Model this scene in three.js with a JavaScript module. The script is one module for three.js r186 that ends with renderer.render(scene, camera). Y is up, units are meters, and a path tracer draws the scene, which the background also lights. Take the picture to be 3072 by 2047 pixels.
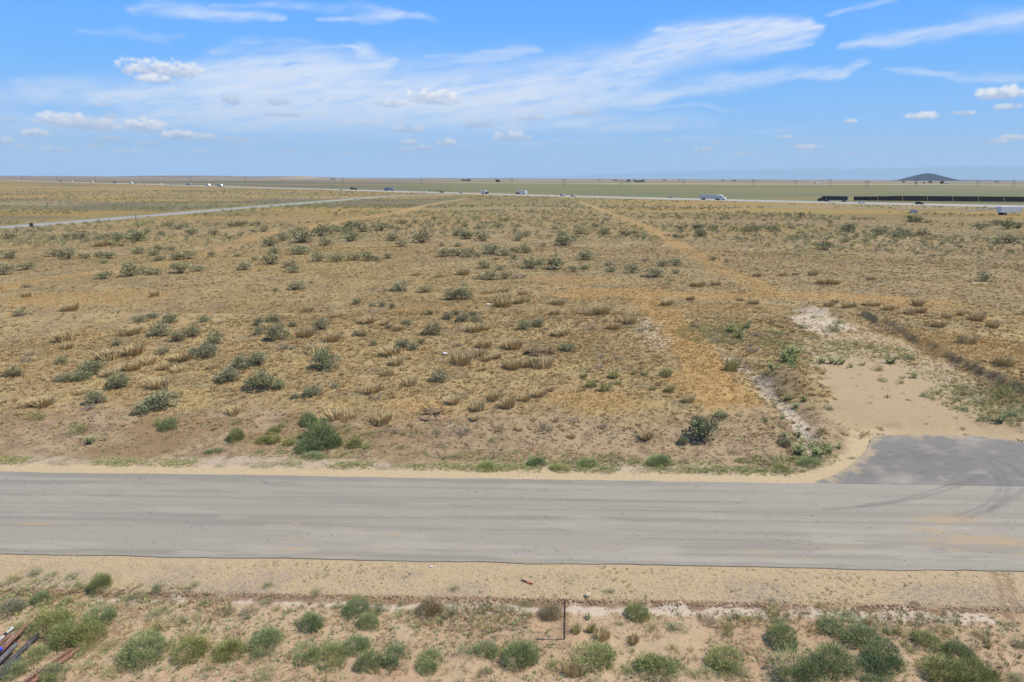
import * as THREE from 'three';
import { mergeGeometries } from 'three/addons/utils/BufferGeometryUtils.js';
import { RoundedBoxGeometry } from 'three/addons/geometries/RoundedBoxGeometry.js';

// ------------------------------------------------------------ camera, sky, sun, exposure
const R = Math.PI / 180;
const scene = new THREE.Scene();
const camera = new THREE.PerspectiveCamera(53.11, 1024 / 682, 0.5, 160000);
camera.position.set(0, 16, 0);
camera.rotation.set(-13.42 * R, 0, 0.22 * R, 'YXZ');
const renderer = new THREE.WebGLRenderer({ antialias: true });
renderer.toneMapping = THREE.LinearToneMapping;
renderer.toneMappingExposure = 1.05;
renderer.shadowMap.enabled = true;

const sun = new THREE.DirectionalLight(new THREE.Color(1, 0.955, 0.85), 5.0);
sun.name = 'sun';
sun.position.set(Math.cos(59 * R) * 300, Math.sin(59 * R) * 300, -60 + 4);
sun.target.position.set(0, 0, -60);
sun.castShadow = true;
Object.assign(sun.shadow.camera, { left: -140, right: 140, top: 140, bottom: -140, near: 1, far: 700 });
sun.shadow.mapSize.set(4096, 4096);
scene.add(sun, sun.target);

// ------------------------------------------------------------ numbers and noise
function rng(seed) { let a = seed >>> 0; return () => { a = (a + 0x6d2b79f5) | 0; let t = Math.imul(a ^ (a >>> 15), 1 | a); t = (t + Math.imul(t ^ (t >>> 7), 61 | t)) ^ t; return ((t ^ (t >>> 14)) >>> 0) / 4294967296; }; }
const lerp = (a, b, t) => a + (b - a) * t;
const clamp = (x, a = 0, b = 1) => (x < a ? a : x > b ? b : x);
const ss = (a, b, x) => { const t = clamp((x - a) / (b - a)); return t * t * (3 - 2 * t); };
function hash(ix, iy) { let h = Math.imul(ix, 374761393) + Math.imul(iy, 668265263) | 0; h = Math.imul(h ^ (h >>> 13), 1274126177); return ((h ^ (h >>> 16)) >>> 0) / 4294967296; }
function vn(x, y) {
  const ix = Math.floor(x), iy = Math.floor(y), fx = x - ix, fy = y - iy, u = fx * fx * (3 - 2 * fx), v = fy * fy * (3 - 2 * fy);
  const a = hash(ix, iy), b = hash(ix + 1, iy), c = hash(ix, iy + 1), d = hash(ix + 1, iy + 1);
  return a + (b - a) * u + (c - a) * v + (a - b - c + d) * u * v;
}
function fbm(x, y, n = 4) { let s = 0, a = 0.5, t = 0; for (let i = 0; i < n; i++) { s += a * vn(x, y); t += a; a *= 0.5; const X = x * 1.6 + y * 1.2 + 17.3; y = -x * 1.2 + y * 1.6 + 9.1; x = X; } return s / t; }
const lin = (c) => { c /= 255; return c <= 0.04045 ? c / 12.92 : Math.pow((c + 0.055) / 1.055, 2.4); };
const K = 0.605;                                                        // sunlit appearance to surface albedo
const tone = (r, g, b) => [lin(r) * K, lin(g) * K, lin(b) * K];
const mixc = (o, c, t) => { o[0] += (c[0] - o[0]) * t; o[1] += (c[1] - o[1]) * t; o[2] += (c[2] - o[2]) * t; };
const mulc = (o, k) => { o[0] *= k; o[1] *= k; o[2] *= k; };
const toByte = (v) => { v = clamp(v); return 255 * (v <= 0.0031308 ? 12.92 * v : 1.055 * Math.pow(v, 1 / 2.4) - 0.055) + 0.5 | 0; };
// a polyline with a quick reject
function line(...n) { const p = []; for (let i = 0; i < n.length; i += 2) p.push([n[i], n[i + 1]]); const xs = p.map((q) => q[0]), zs = p.map((q) => q[1]); p.box = [Math.min(...xs), Math.max(...xs), Math.min(...zs), Math.max(...zs)]; return p; }
function dist(p, x, z, reach) {
  const b = p.box;
  if (x < b[0] - reach || x > b[1] + reach || z < b[2] - reach || z > b[3] + reach) return 1e9;
  let best = 1e18;
  for (let i = 0; i < p.length - 1; i++) {
    const ax = p[i][0], az = p[i][1], dx = p[i + 1][0] - ax, dz = p[i + 1][1] - az, t = clamp(((x - ax) * dx + (z - az) * dz) / (dx * dx + dz * dz)), ex = x - ax - dx * t, ez = z - az - dz * t, e = ex * ex + ez * ez;
    if (e < best) best = e;
  }
  return Math.sqrt(best);
}
function within(p, x, z) { const b = p.box; if (x < b[0] || x > b[1] || z < b[2] || z > b[3]) return false; let c = false; for (let i = 0, j = p.length - 1; i < p.length; j = i++) if ((p[i][1] > z) !== (p[j][1] > z) && x < ((p[j][0] - p[i][0]) * (z - p[i][1])) / (p[j][1] - p[i][1]) + p[i][0]) c = !c; return c; }
const blob = (x, z, cx, cz, rx, rz) => { const u = (x - cx) / rx, v = (z - cz) / rz; return u * u + v * v; };

// ------------------------------------------------------------ the sky: air, cirrus and small cumulus
const SKY = [[-2, .42, .64, .90], [0, .42, .64, .90], [2, .38, .64, .96], [4, .265, .57, 1.0], [8, .16, .48, 1.03], [13, .105, .40, 1.02], [25, .09, .30, .76], [50, .058, .19, .50], [90, .048, .155, .42]];
function air(el, o) { let i = 0; while (i < SKY.length - 2 && el > SKY[i + 1][0]) i++; const t = clamp((el - SKY[i][0]) / (SKY[i + 1][0] - SKY[i][0])); for (let c = 0; c < 3; c++) o[c] = lerp(SKY[i][c + 1], SKY[i + 1][c + 1], t); }
// wisps: strength, softness of the streaks, then azimuth, elevation, half width
const CIRRUS = [
  [.42, [[-33.65,5.45, .6], [-26.57,5.74, 2.2], [-17.66,6.61, 3.2], [-7.84,6.91, 3.0], [1.65,7, 3.0], [8.44,8.06, 2.2], [14.9,9.41, 1.7], [20.96,10.12, .9]], 1],
  [.40, [[-35.75,2.9, .8], [-25.38,3.73, 1.0], [-11.31,4.26, 1.3], [5.15,4.39, 1.2], [15.25,4.29, .6]], 1],
  [.70, [[-26.92,11.14, .25], [-25.15,11.37, .5], [-22.35,11.42, .45], [-20.32,11.41, .42], [-17.92,11.47, .18]]],
  [.45, [[-21.73,11.88, .1], [-17.24,12.34, .4], [-12.56,12.21, .5], [-6.03,11.72, .3]]],
  [.60, [[-15.16,11.14, .12], [-11.31,11.47, .34], [-9.5,11.76, .45], [-8.34,12.07, .18]]],
  [.35, [[-30.35,9.34, .1], [-28.8,9.55, .28], [-26.15,9.65, .22], [-24.35,9.73, .1]]],
  [.40, [[-22.73,8.93, .3], [-18.98,9.46, .5], [-15.09,9.74, .4], [-13.33,9.82, .2]]],
  [.70, [[-13.01,9.76, .15], [-12.05,9.58, .55], [-10.77,9.01, .5], [-9.61,8.93, .2]]],
  [.8, [[-23.59,7.36, .6], [-19.87,7.86, 1.0], [-15.17,8.39, 1.1], [-10.29,8.57, .5]]],
  [.92, [[-30.34,5.24, .6], [-23.73,5.89, 1.9], [-18.44,6.58, 2.5], [-12.03,6.65, 2.2], [-4.44,6.48, 2.2], [-0.08,6.52, 2.2], [4.23,6.99, 2.2], [7.59,8.07, 1.8], [10.71,9.24, 1.5], [14.06,10.04, 1.6], [17.64,10.31, 1.4], [20.19,10.46, 1.0], [22.39,10.38, .25]]],
  [.8, [[-28.08,4.36, .5], [-19.33,5.01, 1.3], [-9.57,5.59, 1.0], [-0.07,5.05, 1.2], [5.97,5.86, 1.1], [11.84,6.5, .7], [16.65,7.15, .8], [20.47,7.46, .7], [24.14,7.28, .35], [25.74,7.97, .1]]],
  [.8, [[11.61,10.72, .2], [15.6,10.71, .55], [19.42,10.79, .55], [21.33,10.88, .3]]],
  [.55, [[19.24,9.43, .15], [21.04,9.33, .35], [22.05,9.41, .1]]],
  [.5, [[22.88,11.11, .06], [25.07,11.45, .22], [27.16,11.88, .3]]],
  [.68, [[24.51,9.11, .1], [27.36,9.18, .5], [29.9,9.51, .6], [31.69,9.93, .65], [34.62,10.06, .7], [38.28,10.27, .8]]],
  [.55, [[26.89,7.48, .06], [28.91,7.28, .3], [30.88,6.88, .22], [35.11,6.7, .3], [37.84,6.55, .3]]],
  [.55, [[-6.93,9.2, .1], [-3.55,9.34, .3], [-0.09,9.44, .5], [1.11,9.6, .3], [2.3,9.65, .12]]],
  [.40, [[-4.91,8.85, .1], [-2.7,8.88, .22], [-0.31,9.13, .2]]],
  [.42, [[-35.47,4.93, .9], [-34.04,5.16, .7], [-32.7,5.38, .25]]],
  [.30, [[-34.19,5.82, .4], [-29.23,5.87, .5], [-25.12,6.25, .6]]],
  [.55, [[-35.61,3.85, .5], [-29.49,3.72, .5], [-17.84,4.12, .8], [-6.2,4.34, .9], [5.15,4.23, .7], [11.99,3.85, .4]]],
  [.45, [[8.2,5.51, .1], [12.73,5.4, .16], [17.75,5.06, .08]]],
  [.38, [[10.35,2.96, .1], [14.52,3.01, .22], [18.07,3.05, .1]]],
  [.36, [[18.16,3.92, .06], [20.5,3.72, .22], [22.75,3.82, .1]]],
  [.4, [[-22.56,2.74, .4], [-11.36,2.95, .5], [1.69,2.72, .4], [8.64,3.05, .2]]],
];
// cumulus: azimuth, elevation, width, height in degrees, whiteness
const CUMULUS = [
  [-25.81,7.3, 5.4, 1.15, .8], [-26.36,6.69, 2.4, .55, .9], [-32.26,3.68, 3.0, .95, 1], [-30.6,3.45, 3.4, 1.0, .7], [-33.78,2.78, 1.6, .5, .9], [-27.34,3.46, 3.0, 1.05, 1], [-25.18,2.95, 2.6, .75, 1], [-23.4,2.88, 1.5, .55, .9],
  [-21.47,5.48, 1.5, .75, .15], [-18.04,5.49, 1.7, .5, .15], [-6.25,6.08, 4.2, 1.2, 1], [-9.57,5.65, 2.7, .52, .7], [-17.77,4.64, 2.8, .4, .35], [-8.41,3.72, 2.4, .6, .45], [-5.32,2.71, 1.4, .6, .95], [-7.19,2.33, 2.0, .52, .9], [-8.24,2.73, 1.4, .4, .7], [-2.63,4.16, 2.5, .5, .2], [1.35,4.66, 2.5, .55, .35], [5.61,5.06, 2.1, .45, .25], [-0.09,3.23, 2.8, .8, .75], [-11.57,4.07, 1.6, .25, .2],
  [34.1,5.47, 2.6, .9, 1], [29.72,4.28, 1.9, .5, 1], [34.49,4.65, 1.6, .38, .7], [32.04,4.36, 1.5, .28, .7], [25.24,4.07, .9, .3, .8], [15.06,2.2, 1.2, .36, .8], [22.51,2.3, 2.2, .4, .9], [25.69,1.86, 1.2, .28, .8], [20.86,3.07, 1.0, .24, .7], [35.04,2.68, 1.5, .34, .8], [34.25,2.47, 1.2, .28, .7], [18.17,1.88, 1.7, .28, .6], [-32.79,1.73, 2.0, .42, .7], [-28.41,1.72, 1.8, .36, .6], [-23.62,1.81, 1.4, .34, .6], [-17.71,2, .9, .24, .5], [-13.21,1.84, 1.3, .28, .6], [-34.26,1.27, 1.0, .25, .5], [-35.66,2.21, 1.2, .45, .7], [-29.37,4.07, .9, .25, .3], [-29.69,4.82, 1.0, .25, .4], [-35.3,3.58, 1.2, .26, .15], [-20.6,1.89, .9, .22, .4], [-15,5.78, .5, .2, .2], [-8.78,2.17, 1.6, .3, .5], [12.22,2.85, .7, .2, .5], [16.02,2.69, .9, .22, .4], [-21.47,2.71, 2.0, .3, .35], [3.29,1.71, 1.2, .22, .4],
  [-29.35,2.51, 2.4, .34, .35], [-30.61,2.03, 1.2, .26, .5], [-34.81,1.88, 1.3, .3, .5], [-27.08,2.3, 1.7, .26, .4],
];
{
  const W = 4096, Hh = 2048, data = new Float32Array(W * Hh * 4), c = [0, 0, 0], white = [.86, .89, .96], far = [.62, .72, .88];
  for (let j = 0; j < Hh; j++) {
    const el = ((j + 0.5) / Hh - 0.5) * 180;
    for (let i = 0; i < W; i++) {
      let az = ((i + 0.5) / W - 0.25) * 360; if (az > 180) az -= 360;
      air(el, c);
      if (el > 0) {
        const inFrame = Math.abs(az) < 44 && el < 16, edge = Math.max(ss(38, 46, Math.abs(az)), ss(13.5, 18, el));
        let cover = 0;
        if (edge > 0) {                                                  // the same thin cirrus goes on all round
          const k = 1 / (Math.sin(el * R) + 0.12), wx = Math.sin(az * R) * k, wz = Math.cos(az * R) * k;
          const n = fbm(wx * 0.9 + 5, wz * 2.4 + 3, 4);
          cover = edge * 0.75 * ss(0.5, 0.78, n) * ss(0, 5, el);
        }
        if (inFrame) {
          const wx = (fbm(az * .28, el * .9, 3) - .5) * 2.2, wy = (fbm(az * .28 + 40, el * .9 + 7, 4) - .5) * 1.1;
          const a = az + wx, e = el + wy, streak = fbm(az * .22 + el * .12 + 3, el * 2.3 - az * .35 + 11, 5), lace = fbm(az * 1.1 - el, el * 4.2 - az * .5, 4), fibre = fbm(az * .8 + el * .4 + 70, el * 9 - az * 1.6, 3);
          let clear = 1;
          for (const [s, p, veil] of CIRRUS) {
            let best = 0;
            for (let q = 0; q < p.length - 1; q++) {
              const A = p[q], B = p[q + 1], dx = B[0] - A[0], dy = B[1] - A[1], t = clamp(((a - A[0]) * dx + (e - A[1]) * dy) / (dx * dx + dy * dy)), w = lerp(A[2], B[2], t) + .05, ex = (a - A[0] - dx * t) * .6, ey = e - A[1] - dy * t, r = Math.sqrt(ex * ex + ey * ey) / w;
              if (r < 1.25) best = Math.max(best, 1 - ss(.05, 1.25, r));
            }
            if (best > 0) clear *= 1 - s * best * (veil ? .55 + .6 * streak : 1) * clamp((veil ? .4 : 0) + .46 + 1.25 * (streak - .32) + .75 * (lace - .5) + .5 * (fibre - .5));
          }
          cover = 1 - (1 - cover) * clear;
        }
        const hz = ss(0, 7, el);
        for (let q = 0; q < 3; q++) c[q] = lerp(c[q], lerp(far[q], white[q], hz), cover * .84);
        if (inFrame) {
          for (const [ca, ce, w, h, b] of CUMULUS) {
            const u = (az - ca) / (w * .64), v = (el - ce) / (h * .72);
            if (u * u > 2.6 || v * v > 2.6) continue;
            const n = fbm(az * 2.6 + ca * 7, el * 4.6 + ce * 5, 5), lump = fbm(az * 1.3 + ca, el * 1.2 + 9, 2);
            const shape = 1 - u * u * u * u - (v < 0 ? 2.3 * v * v : v * v) * (1.2 - .5 * lump) - .35 * Math.abs(u) + (n - .55) * 1.7, al = ss(0.02, .6, shape) * (.86 + .14 * b);
            if (al <= 0) continue;
            const lit = ss(-.55, .7, v + (n - .5) * 1.4) * (.2 + .8 * b), low = ss(0, 6, el);
            for (let q = 0; q < 3; q++) c[q] = lerp(c[q], lerp([.41, .51, .72][q], [.98, .97, .97][q], lit) * lerp(.93, 1, low), al * lerp(.84, .96, low));
          }
        }
      }
      const o = (j * W + i) * 4;
      data[o] = c[0]; data[o + 1] = c[1]; data[o + 2] = c[2]; data[o + 3] = 1;
    }
  }
  const t = new THREE.DataTexture(data, W, Hh, THREE.RGBAFormat, THREE.FloatType);
  t.mapping = THREE.EquirectangularReflectionMapping; t.magFilter = THREE.LinearFilter; t.needsUpdate = true;
  scene.background = t; scene.environment = t;
}

// ------------------------------------------------------------ lay of the land
const WIDTH = 8.34, NX = 0.025054, NZ = -0.999686, UX = 0.999686, UZ = 0.025054, AX = -22.2215, AZ = -26.6988;
const across = (x, z) => (x - AX) * NX + (z - AZ) * NZ;                 // metres beyond the near edge of the asphalt
const along = (x, z) => x * UX + z * UZ;
const roadPoint = (s, d) => { const a0 = along(AX, AZ), k = s - a0; return [AX + UX * k + NX * d, AZ + UZ * k + NZ * d]; };
const PROFILE = [[-40,-0.35],[-6.5,-0.38],[-4.2,-0.42],[-2.6,-0.45],[-2.2,-0.41],[-2.05,-0.29],[-0.5,-0.05],[0,-0.01],[0.4,-0.07],[8,-0.07],[8.4,-0.02],[10,-0.07],[11.6,-0.22],[12.8,-0.12],[16.9,0.45],[22.4,0.6],[60,0.6],[150,0],[1000000,0]];
function profile(d) { for (let i = 0; i < PROFILE.length - 1; i++) if (d <= PROFILE[i + 1][0]) return lerp(PROFILE[i][1], PROFILE[i + 1][1], Math.max(0, (d - PROFILE[i][0]) / (PROFILE[i + 1][0] - PROFILE[i][0]))); return 0; }
const APRON = line(16.37,-34.24, 17.9,-35.2, 19.86,-36.92, 21.56,-38.78, 22.48,-39.99, 22.85,-40.78, 23.26,-41.21, 24.01,-41.39, 25,-41.43, 28.16,-41.35, 30.43,-41.22, 31.39,-40.75, 32.11,-40.2, 34.6,-37.41, 33.69,-33.8);
const GULLY = line(19.44,-58.91, 19.4,-55.59, 19.63,-52.6, 19.1,-48.23, 19.37,-45.75, 19.14,-42.9, 18.83,-41.03, 18.28,-39.17);
const BANK = line(40.09,-72.8, 39.41,-66.41, 39.22,-61.65, 38.12,-56.93, 37.8,-53.82, 37.73,-50.57, 38.06,-48.47, 39.61,-44.94);
const MOUND = [21.12,-50.79], MOUND2 = [22.27,-49.94], RIDGE = line(35.97,-82.51, 35.8,-79.73, 36.57,-77.92, 38.05,-77.36);
const TRAIL = line(47.47,-502.54, 45.86,-364.05, 45.51,-275.85, 45.29,-221.76, 42.42,-185.09, 39.83,-153.58, 38.67,-133.54, 36.96,-113.61, 36.96,-103.87, 36.86,-94.13);
const CROSS = line(7.45,-92.22, 15.31,-95.99, 21.19,-92.57, 29.86,-91.09, 41.73,-92.51, 49.06,-89.92, 52.63,-87.64);
const TRACK = line(16.26,-96.01, 17.72,-84.39, 17.31,-73.25, 16.84,-65.32, 16.46,-58.86, 16.14,-53.52, 15.66,-47.46, 16.23,-44.1);
const LEFTTRAIL = line(-36.7,-557.66, -47.71,-464.34, -52.72,-393.23, -53.37,-321.44, -63.07,-275.53, -66.27,-226.33, -70.25,-188.47);
const OLDTRAIL = line(-70.25,-188.47, -65.43,-151.53, -64.08,-120.41, -70.46,-111.58, -73.32,-96.78, -76,-88.47);
const PAD = line(25.61,-56.96, 29.43,-59.3, 33.01,-57.07, 34.52,-54.27, 34.06,-49.66, 33.1,-44.89, 33.22,-42.15, 34.47,-39.79, 31.97,-39.19, 30.24,-40.92, 22.87,-41.04, 21.57,-41.91, 21.93,-45.44, 23.16,-49.95);
const MIXED = line(33.85,-80.32, 37.03,-78.93, 38.19,-71.9, 37.94,-64.96, 37.89,-59.42, 37.12,-53.61, 35.45,-46.93, 32.86,-45.21, 33.8,-49.66, 34.22,-53.77, 32.6,-56.31, 29.05,-58.47, 25.29,-56.2, 27.1,-62.75, 30.15,-67.75);
const PALE = line(34.26,-80.32, 36.36,-78.32, 37.47,-74.53, 35.93,-70.2, 31.69,-67.77, 30.61,-70.93);
const DITCH = line(-16.46,-24.19, -11.1,-24.15, -6.73,-23.91, -3.05,-23.67, 2.18,-23.59, 6.71,-23.51, 12.29,-23.41, 16.33,-23.22, 18.32,-23.1);
const SCRAPE = line(14.9,-75.02, 14.48,-68.24, 14.28,-62.54);
const RUTS = [line(20.24,-25.53, 19.77,-24.56, 19.27,-23.66, 19.17,-22.85), line(20.7,-25.49, 20.2,-24.56, 19.84,-23.84, 19.48,-22.9)];
function bankSide(x, z) {                                               // signed distance to the dug edge, positive on the high ground
  let best = 1e9, side = 0;
  for (let i = 0; i < BANK.length - 1; i++) {
    const [ax, az] = BANK[i], dx = BANK[i + 1][0] - ax, dz = BANK[i + 1][1] - az, L2 = dx * dx + dz * dz, t = clamp(((x - ax) * dx + (z - az) * dz) / L2), ex = x - ax - dx * t, ez = z - az - dz * t, e = Math.hypot(ex, ez);
    if (e < best) { best = e; side = ex * -dz + ez * dx < 0 ? 1 : -1; }
  }
  return best * side;
}
const bankSign = (() => { const m = BANK[3]; return bankSide(m[0] + 3, m[1] - 3) > 0 ? 1 : -1; })();
function height(x, z) {
  const r = Math.hypot(x, z);
  if (r > 420) return 0;
  const wob = (fbm(x * .6, z * .6, 2) - .5), d0 = across(x, z), edge = d0 < -.8 || d0 > WIDTH + 1 ? 1 : 0;
  let h = profile(d0 + (d0 < 0 ? wob * .5 * ss(-.8, -2, d0) : wob * 1.6 * ss(WIDTH + 2.5, WIDTH + 5, d0)));
  if (d0 < 0) {
    h += (fbm(x * 1.3, z * 1.3, 4) - .5) * .22 * ss(-2.4, -4.2, d0) + (fbm(x * 6, z * 6, 2) - .5) * .035 * ss(-.2, -1, d0);
    for (const p of RUTS) h -= .05 * Math.exp(-((dist(p, x, z, 2) / .18) ** 2));
    return h;
  }
  if (d0 < WIDTH + .4) return h;
  const off = ss(WIDTH + 2, WIDTH + 6, d0), near = dist(APRON, x, z, 8);
  if (within(APRON, x, z)) return -.07;
  const calm = ss(.3, 4, near);
  const flat = within(PAD, x, z) ? .35 : 1;
  h = lerp(-.07, h, ss(0.1, 3.5, near));
  h += calm * (flat + 1.2 * Math.exp(-blob(x, z, MOUND[0], MOUND[1], 2, 2.6))) * off * ((fbm(x * .09 + 3, z * .09, 3) - .5) * .55 * ss(40, 60, r) + (fbm(x * .9, z * .9, 3) - .5) * .22 + (fbm(x * 3.5, z * 3.5, 3) - .5) * (d0 < WIDTH + 11 ? .17 : .09)) * (r > 300 ? ss(420, 300, r) : 1);
  if (r < 110) {
    const g = dist(GULLY, x, z, 4); if (g < 4) h -= .42 * Math.exp(-g * g / 1.3) * calm;
    h += 1.0 * Math.exp(-blob(x, z, MOUND[0], MOUND[1], 1.5, 2.0)) + .55 * Math.exp(-blob(x, z, MOUND2[0], MOUND2[1], 1.0, 2.4));
    const q = dist(RIDGE, x, z, 4); if (q < 4) h += .75 * Math.exp(-q * q / .8);
    if (dist(BANK, x, z, 14) < 14) { const b = bankSide(x, z) * bankSign + (fbm(x * .5, z * .5, 4) - .5) * 2.6; h += b > -.3 ? .62 * ss(-.3, .5, b) * (1 - ss(4, 13, b)) : 0; }
    const k = dist(TRACK, x, z, 5); if (k < 5) h -= .07 * (Math.exp(-(((k - .9) / .3) ** 2)));
  }
  return h;
}

// ------------------------------------------------------------ what the ground is made of
const C = {
  sand: tone(210, 180, 143), pinkSand: tone(205, 171, 135), crumb: tone(146, 114, 84), gravel: tone(207, 180, 139), stone: tone(160, 143, 130), salt: tone(228, 206, 182),
  bank: tone(194, 166, 128), clod: tone(134, 108, 80), rust: tone(154, 122, 82), shoulder: tone(220, 193, 150),
  soil: tone(183, 153, 107), straw: tone(213, 184, 126), litter: tone(160, 142, 108), duff: tone(116, 98, 70), orange: tone(212, 172, 108), ochre: tone(197, 153, 90), gold: tone(196, 163, 92), olive: tone(150, 142, 92), pad: tone(203, 175, 135), pale: tone(224, 203, 174),
  green: tone(128, 126, 78), farGold: tone(180, 146, 72), sageFar: tone(118, 110, 78), farTan: tone(180, 152, 104), farBrown: tone(150, 128, 104), band: tone(206, 186, 142), verge: tone(150, 146, 80),
};
const HIGHWAY = line(520, -262, 310.6, -422.4, 187.6, -511.5, -.5, -679.8, -407, -1109.4, -1000, -1735, -2100, -2900);
const FRONTAGE = line(-178, -160, -163.1, -219.5, -153, -290, -142, -384.8, -126, -500, -108.8, -619.5, -98, -650, -82, -668, -60, -684);
const beyondHighway = (x, z) => { for (let i = 0; i < HIGHWAY.length - 1; i++) { const [ax, az] = HIGHWAY[i], [bx, bz] = HIGHWAY[i + 1]; if (x <= ax && x >= bx) return (lerp(az, bz, (ax - x) / (ax - bx)) - z) * .77; } return x > 0 ? (-262 + (x - 520) * .762 - z) * .77 : (-2900 + (x + 2100) * 1.05 - z) * .7; };
const SPOTS = [[6.27,-46.18, 4.6, 3.0], [-7.01,-44.66, 3.2, 2.6], [-56.11,-88.16, 14, 8], [40.56,-62.31, 10, 7], [42.57,-59.26, 7, 8], [14.87,-49.42, 3.4, 5.5], [27.11,-82.33, 8, 4], [50.43,-87.59, 9, 5], [8.51,-105.99, 9, 5], [-9.45,-80.49, 6, 3], [34.4,-67.07, 3, 2]];
function orangeAt(x, z) {
  const r = Math.hypot(x, z), n = (fbm(x * .35 + 9, z * .35, 3) - .5) * 2;
  let m = 0, k;
  if ((k = dist(TRAIL, x, z, 8)) < 8) m = Math.max(m, .82 * (1 - ss(1.2, 3.4, k + n * 1.8)));
  if ((k = dist(CROSS, x, z, 10)) < 10) m = Math.max(m, 1 - ss(2.2, 5, k + n * 2.2));
  if ((k = dist(TRACK, x, z, 6)) < 6) m = Math.max(m, 1 - ss(1.3, 2.6, k + n * .9));
  if ((k = dist(LEFTTRAIL, x, z, 12)) < 12) m = Math.max(m, .9 - ss(2, 5, k + n * 2));
  if ((k = dist(OLDTRAIL, x, z, 10)) < 10) m = Math.max(m, .6 * (1 - ss(1.5, 4, k + n * 2)));
  if (r < 130) for (const s of SPOTS) { const q = blob(x, z, s[0], s[1], s[2], s[3]) + n * .45; if (q < 1.2) m = Math.max(m, .62 * (1 - ss(.2, 1.2, q))); }
  return clamp(m);
}
function soft(p, x, z, w) { const e = dist(p, x, z, 6); return e > 5.9 ? (within(p, x, z) ? 1 : 0) : ss(-w, w, within(p, x, z) ? e : -e); }
const warp = (x, z) => [(fbm(x * .35 + 21, z * .35, 3) - .5) * 5 + (fbm(x * 1.7, z * 1.7 + 4, 2) - .5) * 1.6, (fbm(x * .35 + 61, z * .35, 3) - .5) * 6];
function bareAt(x, z) { const [u, v] = warp(x, z); return within(PAD, x + u, z + v) || within(APRON, x, z) || (within(MIXED, x + u * .7, z + v * .7) && hash(Math.floor(x * 9), Math.floor(z * 9)) < .7) ? 1 : 0; }
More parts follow.
